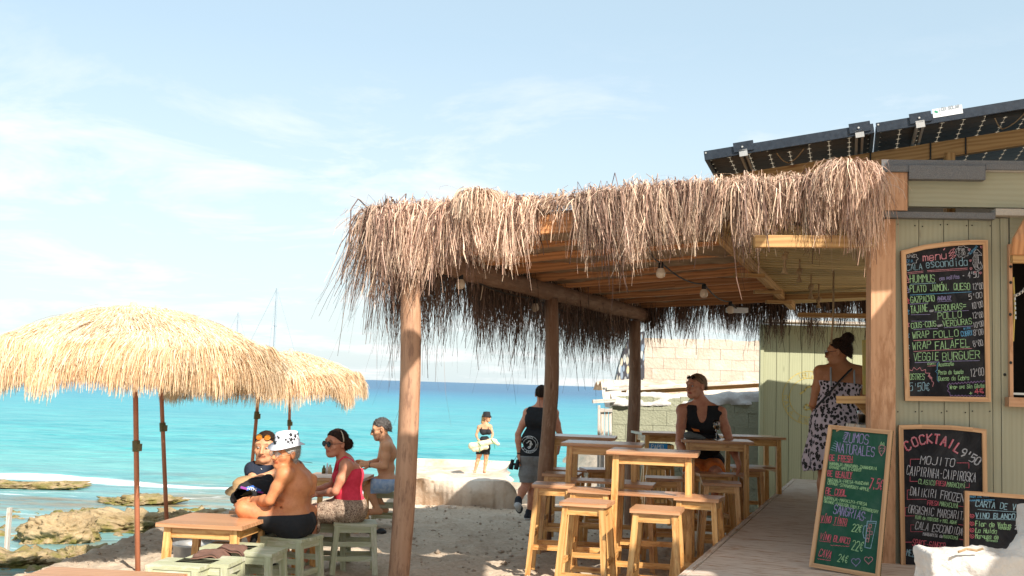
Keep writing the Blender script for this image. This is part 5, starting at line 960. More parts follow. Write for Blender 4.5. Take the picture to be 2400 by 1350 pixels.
def low_stool():
    t=thing('low_stool','','stool'); H=.42; w=.165
    for i in range(3): g=G(); g.box((0,-w+.055+i*.11,H-.012),(.36,.105,.024),L=(1,0,0)); g.put('seat_slat',M['stool'],t,bev=.004)
    for sx in (-1,1):
        for sy in (-1,1): g=G(); g.bar((sx*(w+.012),sy*(w-.01),0),(sx*(w-.015),sy*(w-.022),H-.024),.045,.045,up=(0,1,0)); g.put('leg',M['stool'],t,bev=.004)
    for z in (H-.05,.25,.13):
        h=.04 if z<.3 else .05; p=w-.01
        for s in (-1,1):
            g=G(); g.bar((-p,s*(p-.01),z),(p,s*(p-.01),z),.022,h); g.put('rail',M['stool'],t,bev=.002)
            if z!=.25: g=G(); zz=z+.03 if z<.2 else z; g.bar((s*p,-p,zz),(s*p,p,zz),.022,h); g.put('rail',M['stool'],t,bev=.002)
    return t
def gz(x,y): return float(ground(x,y,False))
def place(proto,first,x,y,rz,label,group,z=None,sc=1):
    o=proto if first else copy_tree(proto); o.location=(x,y,gz(x,y) if z is None else z); o.rotation_euler=(0,0,R(rz)); o['label']=label; o['group']=group; o.scale=(sc,)*3; BASE[o.name]=o.location.copy(); return o
tb0=bar_table(); G1='tall pine bar tables under the thatch'
for i,(px,py,rz,lab) in enumerate(((1534,1056,-12,'nearest tall pine bar table, sunlit, with a shelf under its top'),(1416,1037,-10,'second tall pine bar table, just behind and left of the nearest'),(1362,1021,-8,'tall pine bar table at the left beside the middle log post'),(1677,1030,-6,'tall pine bar table holding the wine glass and cap'),(1562,1013,6,'far pine bar table beside the farthest log post'),(1752,1021,4,'far pine bar table against the sage plank wall'))):
    p=atz(px,py,1.10); place(tb0,i==0,p.x,p.y,rz,lab,G1,z=0 if i<4 else -.0)
st0=bar_stool(); G2='pine bar stools around the tall tables'
for i,(px,py,rz,lab) in enumerate(((1541,1190,-14,'sunlit pine bar stool in front, right of the nearest table leg'),(1377,1174,-16,'sunlit pine bar stool in front, left of the nearest table'),(1299,1133,-8,'leftmost pine bar stool, its splayed legs clear of the others'),(1318,1108,-10,'pine bar stool behind the leftmost one by the middle post'),(1388,1145,-14,'pine bar stool under the left end of the second table'),(1556,1118,-5,'pine bar stool right behind the nearest table'),(1690,1129,-8,'pine bar stool in front of the table with the wine glass'),(1752,1096,-6,'pine bar stool by the far table near the grey deck'),(1542,1080,5,'far pine bar stool in front of the blue bin'),(1640,1163,-20,'pine bar stool tucked against the right side of the nearest table'),(1488,1132,-12,'pine bar stool between the first and second tall tables'),(1668,1108,8,'pine bar stool the man in the tank top sits on'),(1405,1098,10,'pine bar stool behind the table by the middle post'))):
    p=atz(px,py,.77); place(st0,i==0,p.x,p.y,rz,lab,G2,z=0)
lt0=bar_table(.64,.66,.56,False,'low_table'); G3='low pine tables on the sand'
for i,(px,py,z,rz,lab,sc) in enumerate(((507,1217,.56,-7,'sunlit low pine table right of the near parasol pole',1),(192,1400,.56,-7,'low pine table cut off by the bottom edge at the left',1.12),(795,1110,.56,-3,'low pine table behind the woman in pink holding the condiments',1.05),(652,1172,.6,-6,'low pine table hidden behind the man in the star hat',.95))):
    p=atz(px,py,z); place(lt0,i==0,p.x,p.y,rz,lab,G3,sc=sc,z=0 if i!=2 else -.05)
ls0=low_stool(); G4='pale green low wooden stools on the sand'
for i,(px,py,rz,lab,z) in enumerate(((685,1255,-20,'pale green low stool under the man in the star hat',0),(832,1222,10,'pale green low stool under the woman in pink',0),(494,1311,-6,'sunlit pale green low stool nearest under the low table',0),(598,1288,-8,'sunlit pale green low stool right of the low table leg',0),(912,1150,4,'pale green low stool under the man in blue shorts',-.1),(545,1278,-6,'pale green low stool with brown cloths at the rear of the low table',0),(430,1318,-8,'pale green low stool mostly behind the left leg of the low table',0),(768,1222,0,'pale green low stool in shade beyond the woman in pink',-.03))):
    p=atz(px,py,.42+z); place(ls0,i==0,p.x,p.y,rz,lab,G4,z=z)
M['cloth']=plain('brown woven cloth',(.20,.105,.075),(.13,.065,.045),20,.95,.5,200)
for i,(pts,lab) in enumerate(((((440,1305),(462,1286),(545,1290),(520,1304)),'dark brown cloth folded over the stool under the low table'),(((500,1284),(515,1274),(585,1276),(570,1290)),'brown cloth lying behind the folded one on the rear stool'))):
    P=[atz(x,y,.435+.012*i) for x,y in pts]; n=14; U,Vv=np.meshgrid(np.linspace(0,1,n),np.linspace(0,1,n)); a=[np.array(p) for p in P]; u=U[...,None];v=Vv[...,None]; Q=a[0]*(1-u)*(1-v)+a[3]*u*(1-v)+a[2]*u*v+a[1]*(1-u)*v; Q=Q.copy(); Q[...,2]+=.012*fbm(Q*14,3,5)-.04*(np.abs(U-.5)*2)**6; Qb=Q.copy(); Qb[...,2]-=.014
    v_,q_,c_=closed(Q,Qb,np.ones_like(Q)); props(put('folded_cloth',npmesh('folded_cloth',v_,q_),M['cloth'],smooth=True),lab,'cloth')
# zinc tub
p=atz(462,1276,.25); g=G(); g.lathe((p.x,p.y,0),[(0,.0),(.16,.0),(.175,.1),(.185,.24),(.195,.25),(.195,.262),(.18,.262),(.17,.22),(.16,.03),(0,.03)],36); g.put('metal_tub',M['tin'],label='round zinc tub standing on the sand behind the low table',cat='tub',smooth=True)
# things on tables
def wineglass(base,label):
    t=thing('wine_glass',label,'wine glass',tuple(base)); g=G(); g.lathe(base,[(0,0.001),(.034,.001),(.034,.003),(.006,.008),(.004,.02),(.004,.085),(.012,.095),(.030,.118),(.037,.145),(.036,.175),(.031,.205),(.0295,.205),(.034,.175),(.035,.145),(.028,.12),(.010,.099),(0,.098)],24); g.put('glass',M['glass'],t,smooth=True)
    g=G(); g.lathe(base,[(0,.1),(.010,.1005),(.0275,.1215),(.0338,.143),(.0338,.152),(0,.152)],24); g.put('wine',M['wine'],t,smooth=True)
p=atz(1679,1031,1.10); wineglass(Vector((p.x,p.y,1.101)),'stemmed glass of white wine on the tall table in front of the seated man')
p=atz(1626,1030,1.10)+Vector((0,.05,0)); me=nets('c',[[el((p.x,p.y,1.13),(.10,.07,.035))],[el((p.x-.04,p.y,1.15),(.05,.05,.03))],[el((p.x+.07,p.y-.01,1.115),(.06,.05,.014))]],.006,.02,post=lambda P:.006*fbm(P*30,2,4),cuts=[lambda P:1.101-P[...,2]])
M['greycloth']=plain('grey washed fabric',(.16,.17,.16),(.09,.10,.10),30,.9); props(put('crumpled_cap',me,M['greycloth'],smooth=True),'crumpled grey cap lying on the tall table before the seated man','cap')
for i,(px,h,r,c,lab) in enumerate(((771,.09,.022,'brass','small brown sauce bottle on the low table, left of the pair'),(779,.115,.018,'label','white topped salt shaker on the low table, middle one'),(786,.10,.024,'canvas','beige napkin pot on the low table, right of the shakers'))):
    q=at(px,1098,9.95); b=Vector((q.x,atz(795,1110,.56).y-.12,.565)); b.x=atz(px,1105,.56).x; g=G(); g.lathe(b,[(0,0),(r,0),(r,h*.6),(r*.5,h*.78),(r*.45,h),(0,h)],14); g.put('condiment_bottle',M[c],label=lab,cat='bottle',group='condiments on the low table',smooth=True)
# ------------------------------------------------------------------ people
def skinmat(n,c,c2):
    m=Mt(n,.52,.35); m.b.inputs['Subsurface Weight'].default_value=.06; m.b.inputs['Subsurface Radius'].default_value=(.02,.008,.004)
    co=m.coord('Object',(1,1,1),False); a=m.n('ShaderNodeAttribute',attribute_name='col'); f=m.mix(.4,m.noise(co,7,4,.6),m.noise(co,38,5,.7)); m.color(m.mix(1.0,m.ramp(f,[(.36,c2),(.64,c)]),a.outputs['Color'],'MULTIPLY')); m.bump(m.noise(co,70,3),.12,.003); return m.m
SK=dict(tan=skinmat('sunburnt skin',(.64,.27,.115),(.48,.17,.075)),fair=skinmat('fair tanned skin',(.68,.36,.20),(.56,.26,.14)),dark=skinmat('deep tanned skin',(.46,.20,.095),(.38,.155,.07)),pink=skinmat('pinkish skin',(.66,.31,.18),(.50,.19,.115)))
def fabric(n,c,c2=None,sc=40,rough=.9): return plain(n,c,c2 or tuple(x*.8 for x in c),sc,rough,.3,180)
FB=dict(black=fabric('black cotton',(.018,.018,.02)),navy=fabric('navy cotton',(.02,.028,.05)),pink=fabric('coral pink ribbed cotton',(.80,.055,.10),(.68,.035,.07)),grey=fabric('grey jersey',(.24,.23,.22)),blue=fabric('pale blue swim cloth',(.22,.36,.62),(.5,.6,.72),22),orange=fabric('orange swim cloth',(.85,.22,.04)),hair_dark=plain('dark brown hair',(.04,.02,.012),(.014,.008,.006),60,.75,.5,90,spec=.15),hair_grey=plain('grey hair',(.11,.095,.085),(.025,.022,.02),50,.6,.5,90),hair_white=plain('silver hair',(.42,.40,.37),(.22,.2,.18),50,.8,.5,90),hair_fair=plain('short sandy hair',(.30,.18,.09),(.16,.09,.045),60,.65,.5,120),hair_blond=plain('blond hair',(.5,.32,.14),(.34,.2,.08),40,.6,.5,90),hat=None)
m=Mt('floral shorts',.9,.2); co=m.coord('Object',(1,1,1),False); f=m.noise(co,45,5,.7,2.5); m.color(m.ramp(f,[(.38,(.05,.035,.03)),(.5,(.35,.24,.17)),(.62,(.52,.42,.32))])); FB['floral']=m.m
m=Mt('leopard print cloth',.85,.2); co=m.coord('Object',(1,1,1.0),False); vo=m.n('ShaderNodeTexVoronoi',feature='F1',i_Scale=34.0,i_Randomness=.9); dn=m.n('ShaderNodeMapping',i_Scale=(1.0,1.0,.78)); m.l(co,dn.inputs[0]); wn_=m.n('ShaderNodeTexNoise',i_Scale=60.0); m.l(dn.outputs[0],wn_.inputs['Vector']); ml=m.mix(.018,dn.outputs[0],wn_.outputs['Color']); m.l(ml,vo.inputs['Vector'])
cc=m.ramp(vo.outputs['Distance'],[(.0,(.10,.10,.09)),(.20,(.05,.05,.05)),(.30,(.02,.018,.02)),(.46,(.022,.02,.022)),(.50,(.50,.42,.47)),(.9,(.56,.48,.53))]); m.color(cc); FB['leopard']=m.m
m=Mt('white hat cloth with stars',.85,.2); m.color((.66,.67,.74)); FB['hat']=m.m
FB['lens']=plain('dark lens',(.01,.008,.008),rough=.12,bump=0); FB['lensred']=plain('orange mirror lens',(.75,.16,.03),(.6,.35,.05),20,.15,0,metal=.4); FB['lensgold']=plain('yellow lens',(.75,.45,.08),rough=.1,bump=0); FB['wire']=plain('thin metal',(.3,.28,.26),rough=.35,bump=0,metal=.6); FB['eye']=plain('eye white',(.5,.46,.43),rough=.25,bump=0); FB['iris']=plain('iris',(.03,.02,.012),rough=.2,bump=0); FB['shoe']=fabric('dark knit shoe',(.03,.035,.045)); FB['sole']=plain('white sole',(.6,.6,.6),bump=0)
FB['straw']=plain('straw weave',(.5,.33,.17),(.36,.22,.1),90,.9,.6,140); FB['cream']=fabric('cream fleece',(.72,.66,.42),(.6,.55,.4),8)
HC={'dark brown hair':(.04,.02,.012),'grey hair':(.11,.095,.085),'silver hair':(.42,.40,.37),'short sandy hair':(.26,.15,.075),'blond hair':(.5,.32,.14)}; M['hairs']=strandmat('hair strands',.6)
npa=lambda v:np.array(tuple(v),float)
class Head:
    def __init__(s,c,f,up=(0,0,1),sc=1.0):
        s.c=Vector(c); s.f=Vector(f).normalized(); u=Vector(up); s.r=s.f.cross(u).normalized(); s.u=s.r.cross(s.f).normalized(); s.s=sc; s.M=np.array([s.r,s.f,s.u],float)
    def p(s,x,y,z): return npa(s.c+(s.r*x+s.f*y+s.u*z)*s.s)
    def V(s,x,y,z): return Vector(s.p(x,y,z))
    def E(s,c,r): return el(s.p(*c),np.array(r)*s.s,s.M)
    def R(s,a,b,ra,rb): return rc(s.p(*a),s.p(*b),ra*s.s,rb*s.s)
    def prims(s,fem=False,age=0):
        j=.9 if fem else 1
        P=[[s.E((0,-.012,.032),(.076,.096,.086)),'+',.02],[s.E((0,.028,-.03),(.062*j+.002,.066,.078)),'+',.02],[s.R((-.030*j,.052,-.082),(.030*j,.052,-.082),.026,.026),'+',.025],[s.R((0,.070,-.092),(0,.074,-.088),.021*j,.021*j),'+',.02],
        [s.R((-.040,.066,.030),(.040,.066,.030),.021,.021),'+',.015],[s.R((-.045,.058,-.022),(-.042,.062,-.026),.022,.02),'+',.02],[s.R((.045,.058,-.022),(.042,.062,-.026),.022,.02),'+',.02],
        [s.R((0,.090,.012),(0,.112,-.026),.0085,.0135 if not fem else .011),'+',.010],[s.R((-.011,.098,-.032),(.011,.098,-.032),.009,.009),'+',.008],
        [s.E((0,.088,-.052),(.026,.012,.007)),'+',.006],[s.E((0,.087,-.062),(.022,.012,.007)),'+',.006],
        [s.E((-.031,.096,.006),(.017,.011,.010)),'-',.010],[s.E((.031,.096,.006),(.017,.011,.010)),'-',.010]]
        for x in (-1,1): P+= [[s.E((x*.078,-.008,-.002),(.010,.020,.033)),'+',.006],[s.E((x*.086,-.004,.0),(.008,.010,.018)),'-',.004]]
        return P
    def tint(s,V,stub=0,brow=.25,hcol=(.16,.12,.12)):
        q=(V-npa(s.c))@s.M.T/s.s; c=np.ones((len(V),3)); hr=(np.linalg.norm(q,axis=1)<.17)&(q[:,2]-.060-(q[:,1]-.050)*.8>0)&(q[:,2]>-.085)&(q[:,1]<.07)&(np.sqrt((q[:,1]+.005)**2+(q[:,2]+.008)**2)>.035); c[hr]=hcol; near=np.linalg.norm(q,axis=1)<.16
        b=near&(np.abs(np.abs(q[:,0])-.031)<.021)&(np.abs(q[:,2]-.030-.006*(1-(np.abs(q[:,0])-.031)**2/4e-4))<.0055)&(q[:,1]>.05); c[b]=brow
        l=near&(np.abs(q[:,0])<.026)&(np.abs(q[:,2]+.057)<.010)&(q[:,1]>.07); c[l]=(.85,.52,.52); ml=near&(np.abs(q[:,0])<.027)&(np.abs(q[:,2]+.057)<.0022)&(q[:,1]>.07); c[ml]=.3
        if stub: t=near&(q[:,2]<-.036)&(q[:,1]>.0)&~l; c[t]=c[t]*np.array([.80,.80,.82])**stub
        ey=near&(np.abs(np.abs(q[:,0])-.031)<.018)&(np.abs(q[:,2]-.006)<.009)&(q[:,1]>.06); c[ey]*=.72
        return c
    def eyes(s,t):
        for x in (-1,1):
            g=G(); g.lathe(s.V(x*.031,.079,.006),[(0,-.011),(.0078,-.0078),(.011,0),(.0078,.0078),(0,.011)],12,axis=s.f); e=g.put('eye',FB['eye'],t,smooth=True)
            g=G(); g.lathe(s.V(x*.031,.0895,.006),[(0,.0012),(.0048,.0006),(.0055,-.001)],10,axis=s.f); g.put('iris',FB['iris'],e,smooth=True)
    def hair(s,t,mat,th=.012,line=(.055,.068),slope=.75,back=-.085,name='hair',extra=(),vox=.005,rough=.004,hl=.022):
        P=[[s.E((0,-.014,.034),(.076,.097,.087)),'+',.02],[s.R((0,-.045,-.03),(0,-.05,.0),.058,.06),'+',.02]]+[[e,'+',.02] for e in extra]
        c0=npa(s.c); 
        def cut(Pt):
            q=(Pt-c0)@s.M.T/s.s; a=-((q[...,2]-line[1]-.012*fbm(Pt*90,2,8)*0)*1.0-(q[...,1]-line[0])*slope); b=(back-q[...,2])+0*a; ear=.026-np.sqrt((q[...,1]+.005)**2+(q[...,2]+.008)**2); return np.maximum(np.maximum(a,np.where(q[...,2]<-.12,1,b))*.8,np.where(np.abs(q[...,0])>.055,ear,-1))
        me=nets(name,P,vox,.02,off=th*s.s,cuts=[cut] if not extra else [lambda Pt:np.minimum(cut(Pt),np.min([dist(e,Pt,th) for e in extra],0))],post=lambda Pt:rough*fbm(Pt*70,2,3)); n_=len(me.vertices); co=np.empty(n_*3,np.float32); me.vertices.foreach_get('co',co); co=co.reshape(-1,3).astype(float); o_=put(name,me,mat,t,smooth=True)
        nr=co-c0; nr/=np.linalg.norm(nr,axis=1)[:,None]; k=rng.integers(0,n_,min(2600,n_)); fl=-np.array(s.f)*.8+np.array([0,0,-.5]); d=nr[k]*.35+fl*.7+rng.normal(0,.28,(len(k),3)); L=hl*rng.uniform(.4,1.2,len(k)); ct=np.array(HC[mat.name]); v,q,c=strands(co[k]-nr[k]*.003,d,L,rng.uniform(.0012,.0030,len(k)),ct*rng.uniform(.5,1.6,(len(k),1)),bend=2.0,K=3,curl=.12); put('hair_strands',npmesh('hair_strands',v,q,col=c),M['hairs'],o_,kind='stuff'); return o_
    def glasses(s,t,lens,on_head=False,frame=None,w=.024,h=.016,name='sunglasses',frame_r=.0022):
        z=.004 if not on_head else .085; y=.105 if not on_head else .070; tz=-.02 if not on_head else -.5
        fr=frame or M['black']; g=G(); fd=(s.f if not on_head else (s.f+s.u*.8).normalized())
        for x in (-1,1): g.lathe(s.V(x*.031,y,z),[(0,.002),(w*.8,.0015),(w,0),(w*.9,-.002),(0,-.002)],16,axis=fd)
        o=g.put(name,lens,t,smooth=False); g=G()
        for x in (-1,1):
            ring=[s.V(x*.031+w*1.02*math.cos(a),y-.001,z+w*.82*math.sin(a)) for a in [k*math.pi/8 for k in range(17)]]; g.tube(ring,frame_r,6,cap=False); g.tube([s.V(x*(.031+w),y-.003,z+.004),s.V(x*.078,y-.035,z+.005),s.V(x*.084,-.005,z+(.006 if not on_head else -.03))],frame_r,6)
        g.tube([s.V(-.010,y+.002,z+.003),s.V(.010,y+.002,z+.003)],frame_r,6); g.put('glasses_frame',fr,o); return o
def hand(w,d,nrm,sc=1.0,curl=.5,side=1):
    """w wrist, d pointing along the fingers, nrm out of the back of the hand"""
    w=Vector(w);d=Vector(d).normalized();n=Vector(nrm); n=(n-d*n.dot(d)).normalized(); s=d.cross(n)*side; P=[]
    k=w+d*.085*sc; P+=[[rc(npa(w),npa(w+d*.03*sc),.024*sc,.026*sc),'+',.02]]
    for i,o in enumerate((-.028,-.009,.009,.027)):
        a=w+d*.03*sc+s*o*.7*sc; b=k+s*o*sc-d*(.004*abs(i-1.3))*sc; P.append([rc(npa(a),npa(b),.0155*sc,.0125*sc),'+',.010])
        L=(.070,.078,.073,.058)[i]*sc; d1=(d-n*curl*.6).normalized(); m1=b+d1*L*.5; d2=(d-n*curl*1.6).normalized(); m2=m1+d2*L*.3; d3=(d-n*curl*2.8).normalized(); m3=m2+d3*L*.22
        P+=[[rc(npa(b),npa(m1),.0100*sc,.0092*sc),'+',.003],[rc(npa(m1),npa(m2),.0092*sc,.0085*sc),'+',.003],[rc(npa(m2),npa(m3),.0085*sc,.007*sc),'+',.003]]
    t0=w+d*.022*sc-s*.022*sc; t1=t0+(d*.7-s*.75-n*.2).normalized()*.042*sc; t2=t1+(d*.95-s*.15-n*.35*curl).normalized()*.032*sc; P+=[[rc(npa(t0),npa(t1),.0155*sc,.0115*sc),'+',.008],[rc(npa(t1),npa(t2),.0112*sc,.009*sc),'+',.004]]; return P
def body(J,fem=False,fat=1.0,sc=1.0,bare=True):
    """J: joints as vectors; returns tagged parts"""
    v=lambda k:Vector(J[k]); ax=(v('shR')-v('shL')).normalized(); hx=(v('hipR')-v('hipL')).normalized(); ch=v('chest'); pe=v('pelvis'); nk=v('neck'); be=ch.lerp(pe,.52)+Vector(J.get('belly',(0,0,0))); T={}
    w=.85 if fem else 1.0
    T['torso']=[[rc(npa(ch-ax*.075*w*sc),npa(ch+ax*.075*w*sc),.108*w*sc*(.5+.5*fat),.108*w*sc*(.5+.5*fat)),'+',.04],[rc(npa(ch.lerp(nk,.42)-ax*.085*w*sc),npa(ch.lerp(nk,.42)+ax*.085*w*sc),.082*w*sc,.082*w*sc),'+',.04],
     [rc(npa(be-ax*.06*w*sc),npa(be+ax*.06*w*sc),.104*w*fat*sc,.104*w*fat*sc),'+',.05],[rc(npa(pe-hx*.075*sc),npa(pe+hx*.075*sc),.108*sc*(.6+.4*fat),.108*sc*(.6+.4*fat)),'+',.05],
     [rc(npa(ch.lerp(nk,.75)),npa(v('shL')),.050*sc,.056*w*sc),'+',.045],[rc(npa(ch.lerp(nk,.75)),npa(v('shR')),.050*sc,.056*w*sc),'+',.045]]
    if fem and 'fwd' in J:
        f=Vector(J['fwd']).normalized()
        for s in (-1,1): T['torso'].append([el(npa(ch+ax*.07*s+f*.085-Vector((0,0,.02))),(.058,.058,.055)),'+',.04])
    hd=Vector(J['headc']); T['neck']=[[rc(npa(nk-Vector((0,0,.04))),npa(nk.lerp(hd,.62)),.058*w*sc,.054*w*sc),'+',.03],[rc(npa(nk),npa(v('shL').lerp(nk,.45)),.045*sc,.042*sc),'+',.05],[rc(npa(nk),npa(v('shR').lerp(nk,.45)),.045*sc,.042*sc),'+',.05]]
    for s in 'LR':
        a,b,c=v('sh'+s),v('el'+s),v('wr'+s); am=.86 if fem else 1.0
        T['arm'+s]=[[el(npa(a),(.060*am*sc,)*3),'+',.04],[rc(npa(a),npa(a.lerp(b,.5)),.052*am*sc,.047*am*sc),'+',.02],[rc(npa(a.lerp(b,.5)),npa(b),.047*am*sc,.036*am*sc),'+',.02],[rc(npa(b),npa(b.lerp(c,.3)),.037*am*sc,.042*am*sc),'+',.015],[rc(npa(b.lerp(c,.3)),npa(c),.042*am*sc,.025*am*sc),'+',.015]]
        h,k,n,t=v('hip'+s),v('kn'+s),v('an'+s),v('to'+s); bk=(k-n).cross(hx).normalized(); thr=.088*sc*(.5+.5*fat)
        calf=n.lerp(k,.68); bend=(k-h).normalized()+(k-n).normalized(); cb=-bend.normalized()*.018 if bend.length>.15 else Vector((0,0,0))
        T['leg'+s]=[[el(npa(h),(.10*sc,)*3),'+',.05],[rc(npa(h),npa(h.lerp(k,.5)),thr,.078*sc),'+',.03],[rc(npa(h.lerp(k,.5)),npa(k),.078*sc,.056*sc),'+',.03],[rc(npa(k),npa(calf+cb),.053*sc,.054*sc),'+',.025],[rc(npa(calf+cb),npa(n),.054*sc,.032*sc),'+',.025]]
        d=(t-n); hl=n-Vector((d.x,d.y,0)).normalized()*.035*sc-Vector((0,0,.035*sc)); T['foot'+s]=[[rc(npa(hl),npa(n),.031*sc,.031*sc),'+',.02],[rc(npa(hl),npa(t-d*.25),.029*sc,.034*sc),'+',.02],[rc(npa(t-d*.25),npa(t),.034*sc,.022*sc),'+',.02]]
    return T
def allp(T,keys): return [q for k in keys for q in T[k]]
ALLK=['torso','neck','armL','armR','legL','legR','footL','footR']
def plane(p,n): p=npa(p); n=npa(Vector(n).normalized()); return lambda P:(P-p)@n   # kept: the side n points away from
def person(label,J,head,skin,fem=False,fat=1.0,sc=1.0,hands=(),drop=(),vox=.0075,xtra=(),stub=0,brow=.45,eyes=True):
    base=Vector((J['pelvis'][0],J['pelvis'][1],gz(J['pelvis'][0],J['pelvis'][1]))); t=thing('person',label,'person',base); J=dict(J); J['headc']=head.V(0,0,-.02); T=body(J,fem,fat,sc)
    P=allp(T,[k for k in ALLK if k not in drop])+head.prims(fem)
    P+=list(xtra)
    for h in hands: P+=hand(*h)
    me=nets('body',P,vox,.025,col=lambda V:head.tint(V,stub,brow)); me.name='body'; o=put('body',me,skin,t,smooth=True)
    if eyes: head.eyes(t)
    return t,T
def wear(t,name,T,keys,off,mat,cuts=(),extra=(),vox=.009,k=.03,wr=.004):
    me=nets(name,allp(T,keys)+list(extra),vox,k,off=off,cuts=cuts,post=lambda P:wr*fbm(P*16,3,len(name))); return put(name,me,mat,t,smooth=True)
# --- man in the star hat, bare back towards us
D=8.6; hd=Head(at(669,1062,D-.14),(-.62,-.78,-.05),(.12,0,1),1.03)
J=dict(neck=at(692,1096,D),chest=at(699,1138,D),pelvis=at(700,1222,D+.02),belly=(-.045,-.02,0),shL=at(667,1112,D-.20),shR=at(697,1108,D+.17),elL=at(632,1173,D-.22),wrL=at(592,1172,D-.05),elR=at(640,1165,D+.22),wrR=at(594,1168,D+.12),hipL=at(683,1232,D-.10),hipR=at(690,1230,D+.11),knL=at(570,1192,D-.14),anL=at(604,1300,D+.02),toL=at(566,1318,D+.0),knR=at(590,1215,D+.24),anR=at(640,1325,D+.25),toR=at(600,1345,D+.2))
bk=Vector((.93,-.36,0)); ch_=Vector(J['chest']); pe_=Vector(J['pelvis']); nk_=Vector(J['neck']); sd_=Vector((.36,.93,0))
XT=[[rc(npa(nk_+bk*.075-Vector((0,0,.06))),npa(ch_.lerp(pe_,.3)+bk*.125),.012,.013),'-',.035],[rc(npa(ch_.lerp(pe_,.3)+bk*.125),npa(pe_+bk*.13+Vector((0,0,.03))),.013,.013),'-',.035]]
for s_ in (-1,1): XT+=[[rc(npa(ch_+bk*.075+sd_*s_*.085+Vector((0,0,.05))),npa(ch_+bk*.085+sd_*s_*.07-Vector((0,0,.05))),.034,.02),'+',.03],[rc(npa(ch_.lerp(pe_,.72)-bk*.02+sd_*s_*.15),npa(ch_.lerp(pe_,.72)+bk*.06+sd_*s_*.10),.045,.04),'+',.04]]
for k_ in (.38,.55): XT+=[[rc(npa(ch_.lerp(pe_,k_)-bk*.02-sd_*.20),npa(ch_.lerp(pe_,k_)-bk*.14-sd_*.14+Vector((0,0,.015))),.006,.006),'-',.022]]
t,T=person('bare chested man in a white star printed hat sitting on a low green stool',J,hd,SK['tan'],fat=1.15,hands=[(J['wrL'],(-1,.25,-.1),(0,-.3,1),1,.5,1),(J['wrR'],(-1,-.2,-.1),(0,.2,1),1,.5,-1)],brow=.5,vox=.0065,xtra=XT)
kk=[plane(J['pelvis']+Vector((0,0,.07)),(-.05,0,1)),lambda P:-((P-npa(J['knL']))@npa((Vector(J['hipL'])-Vector(J['knL'])).normalized())-.13)]
wear(t,'swim_shorts',T,['torso','legL','legR'],.014,FB['black'],kk,wr=.006)
hd.hair(t,FB['hair_white'],.006,(.02,.0),.9,-.09)
# hat
def fedora(t,h):
    C=h.V(0,-.006,.068); ax=(h.u+h.f*.10).normalized(); g=G(); n=40; x=h.r; y=ax.cross(x).normalized(); 
    def ring(rx,ry,z,wv=0): return [C+x*(rx*math.cos(a))+y*(ry*math.sin(a))+ax*(z+wv*(math.cos(2*a))) for a in [2*math.pi*i/n for i in range(n)]]
    rows=[ring(.080,.098,.0),ring(.116,.150,-.012,.012),ring(.118,.152,-.009,.012),ring(.086,.106,.006),ring(.085,.104,.03),ring(.080,.096,.06),ring(.072,.088,.088),ring(.05,.066,.091),ring(.02,.04,.074),ring(.001,.002,.071)]
    for r in rows:
        for p in r: g.v.append(tuple(p)); g.uv.append((0,0))
    for i in range(len(rows)-1):
        for k in range(n): k2=(k+1)%n; g.f.append((i*n+k,i*n+k2,(i+1)*n+k2,(i+1)*n+k))
    o=g.put('hat',FB['hat'],t,smooth=True)
    rr=random.Random(4)
    for i in range(48):
        a=rr.uniform(0,2*math.pi); z=rr.uniform(.018,.085); R_=rr.choice([.007,.010,.015,.022]) ; k=(z-.006)/.1; rx=.087-.017*k; ry=.106-.02*k; c=C+x*((rx+.0015)*math.cos(a))+y*((ry+.0015)*math.sin(a))+ax*z; nn=(x*math.cos(a)*.9+y*math.sin(a)+ax*.15).normalized(); tx=nn.cross(ax).normalized(); ty=tx.cross(nn)
        g=G(); th=rr.uniform(0,2); pts=[]
        for j in range(10): q=R_*(1 if j%2==0 else .42); an=th+j*math.pi/5; pts.append(c+tx*(q*math.cos(an))+ty*(q*math.sin(an)))
        c2=c+nn*.002
        for j in range(10): g.face([c2,pts[j]+nn*.001,pts[(j+1)%10]+nn*.001])
        g.put('star',M['black'],o)
fedora(t,hd); hd.glasses(t,M['glasslens'],frame=FB['wire'],name='eyeglasses',frame_r=.0016)
g=G(); g.tube([Vector(J['neck'])+Vector((.05,-.05,.05)),Vector(J['neck'])+Vector((.10,-.02,.045)),Vector(J['neck'])+Vector((.13,.0,.04))],.002,5); g.put('glasses_cord',M['black'],t)
g=G(); g.lathe(Vector(J['wrL']),[(.028,-.012),(.031,-.012),(.031,.012),(.028,.012)],14,axis=(Vector(J['wrL'])-Vector(J['elL']))); g.put('watch',M['black'],t)
# --- man in the black polo behind him
D=9.35; hd=Head(at(622,1048,D),(-.05,-1,-.10),(.02,0,1),1.1)
J=dict(neck=at(630,1084,D+.03),chest=at(632,1122,D+.05),pelvis=at(650,1190,D+.2),shL=at(672,1100,D+.02),shR=at(595,1102,D+.02),elL=at(665,1118,D-.30),wrL=at(612,1119,D-.42),elR=at(596,1140,D-.1),wrR=at(628,1158,D-.32),hipL=at(668,1196,D+.15),hipR=at(632,1196,D+.15),knL=at(672,1192,D-.3),anL=at(668,1290,D-.28),toL=at(660,1300,D-.42),knR=at(625,1196,D-.28),anR=at(625,1290,D-.25),toR=at(620,1300,D-.4))
J['elL']=at(664,1106,D-.28)
t,T=person('man in a black polo shirt with orange sunglasses pushed up, sitting behind the star hat',J,hd,SK['fair'],hands=[(J['wrL'],(-1,-.1,-.3),(0,-.4,1),1,.6,-1),(J['wrR'],(.6,-.6,-.2),(0,-.4,1),1,.6,1)])
sl=lambda s,fr:plane(Vector(J['sh'+s]).lerp(Vector(J['el'+s]),fr),Vector(J['el'+s])-Vector(J['sh'+s]))
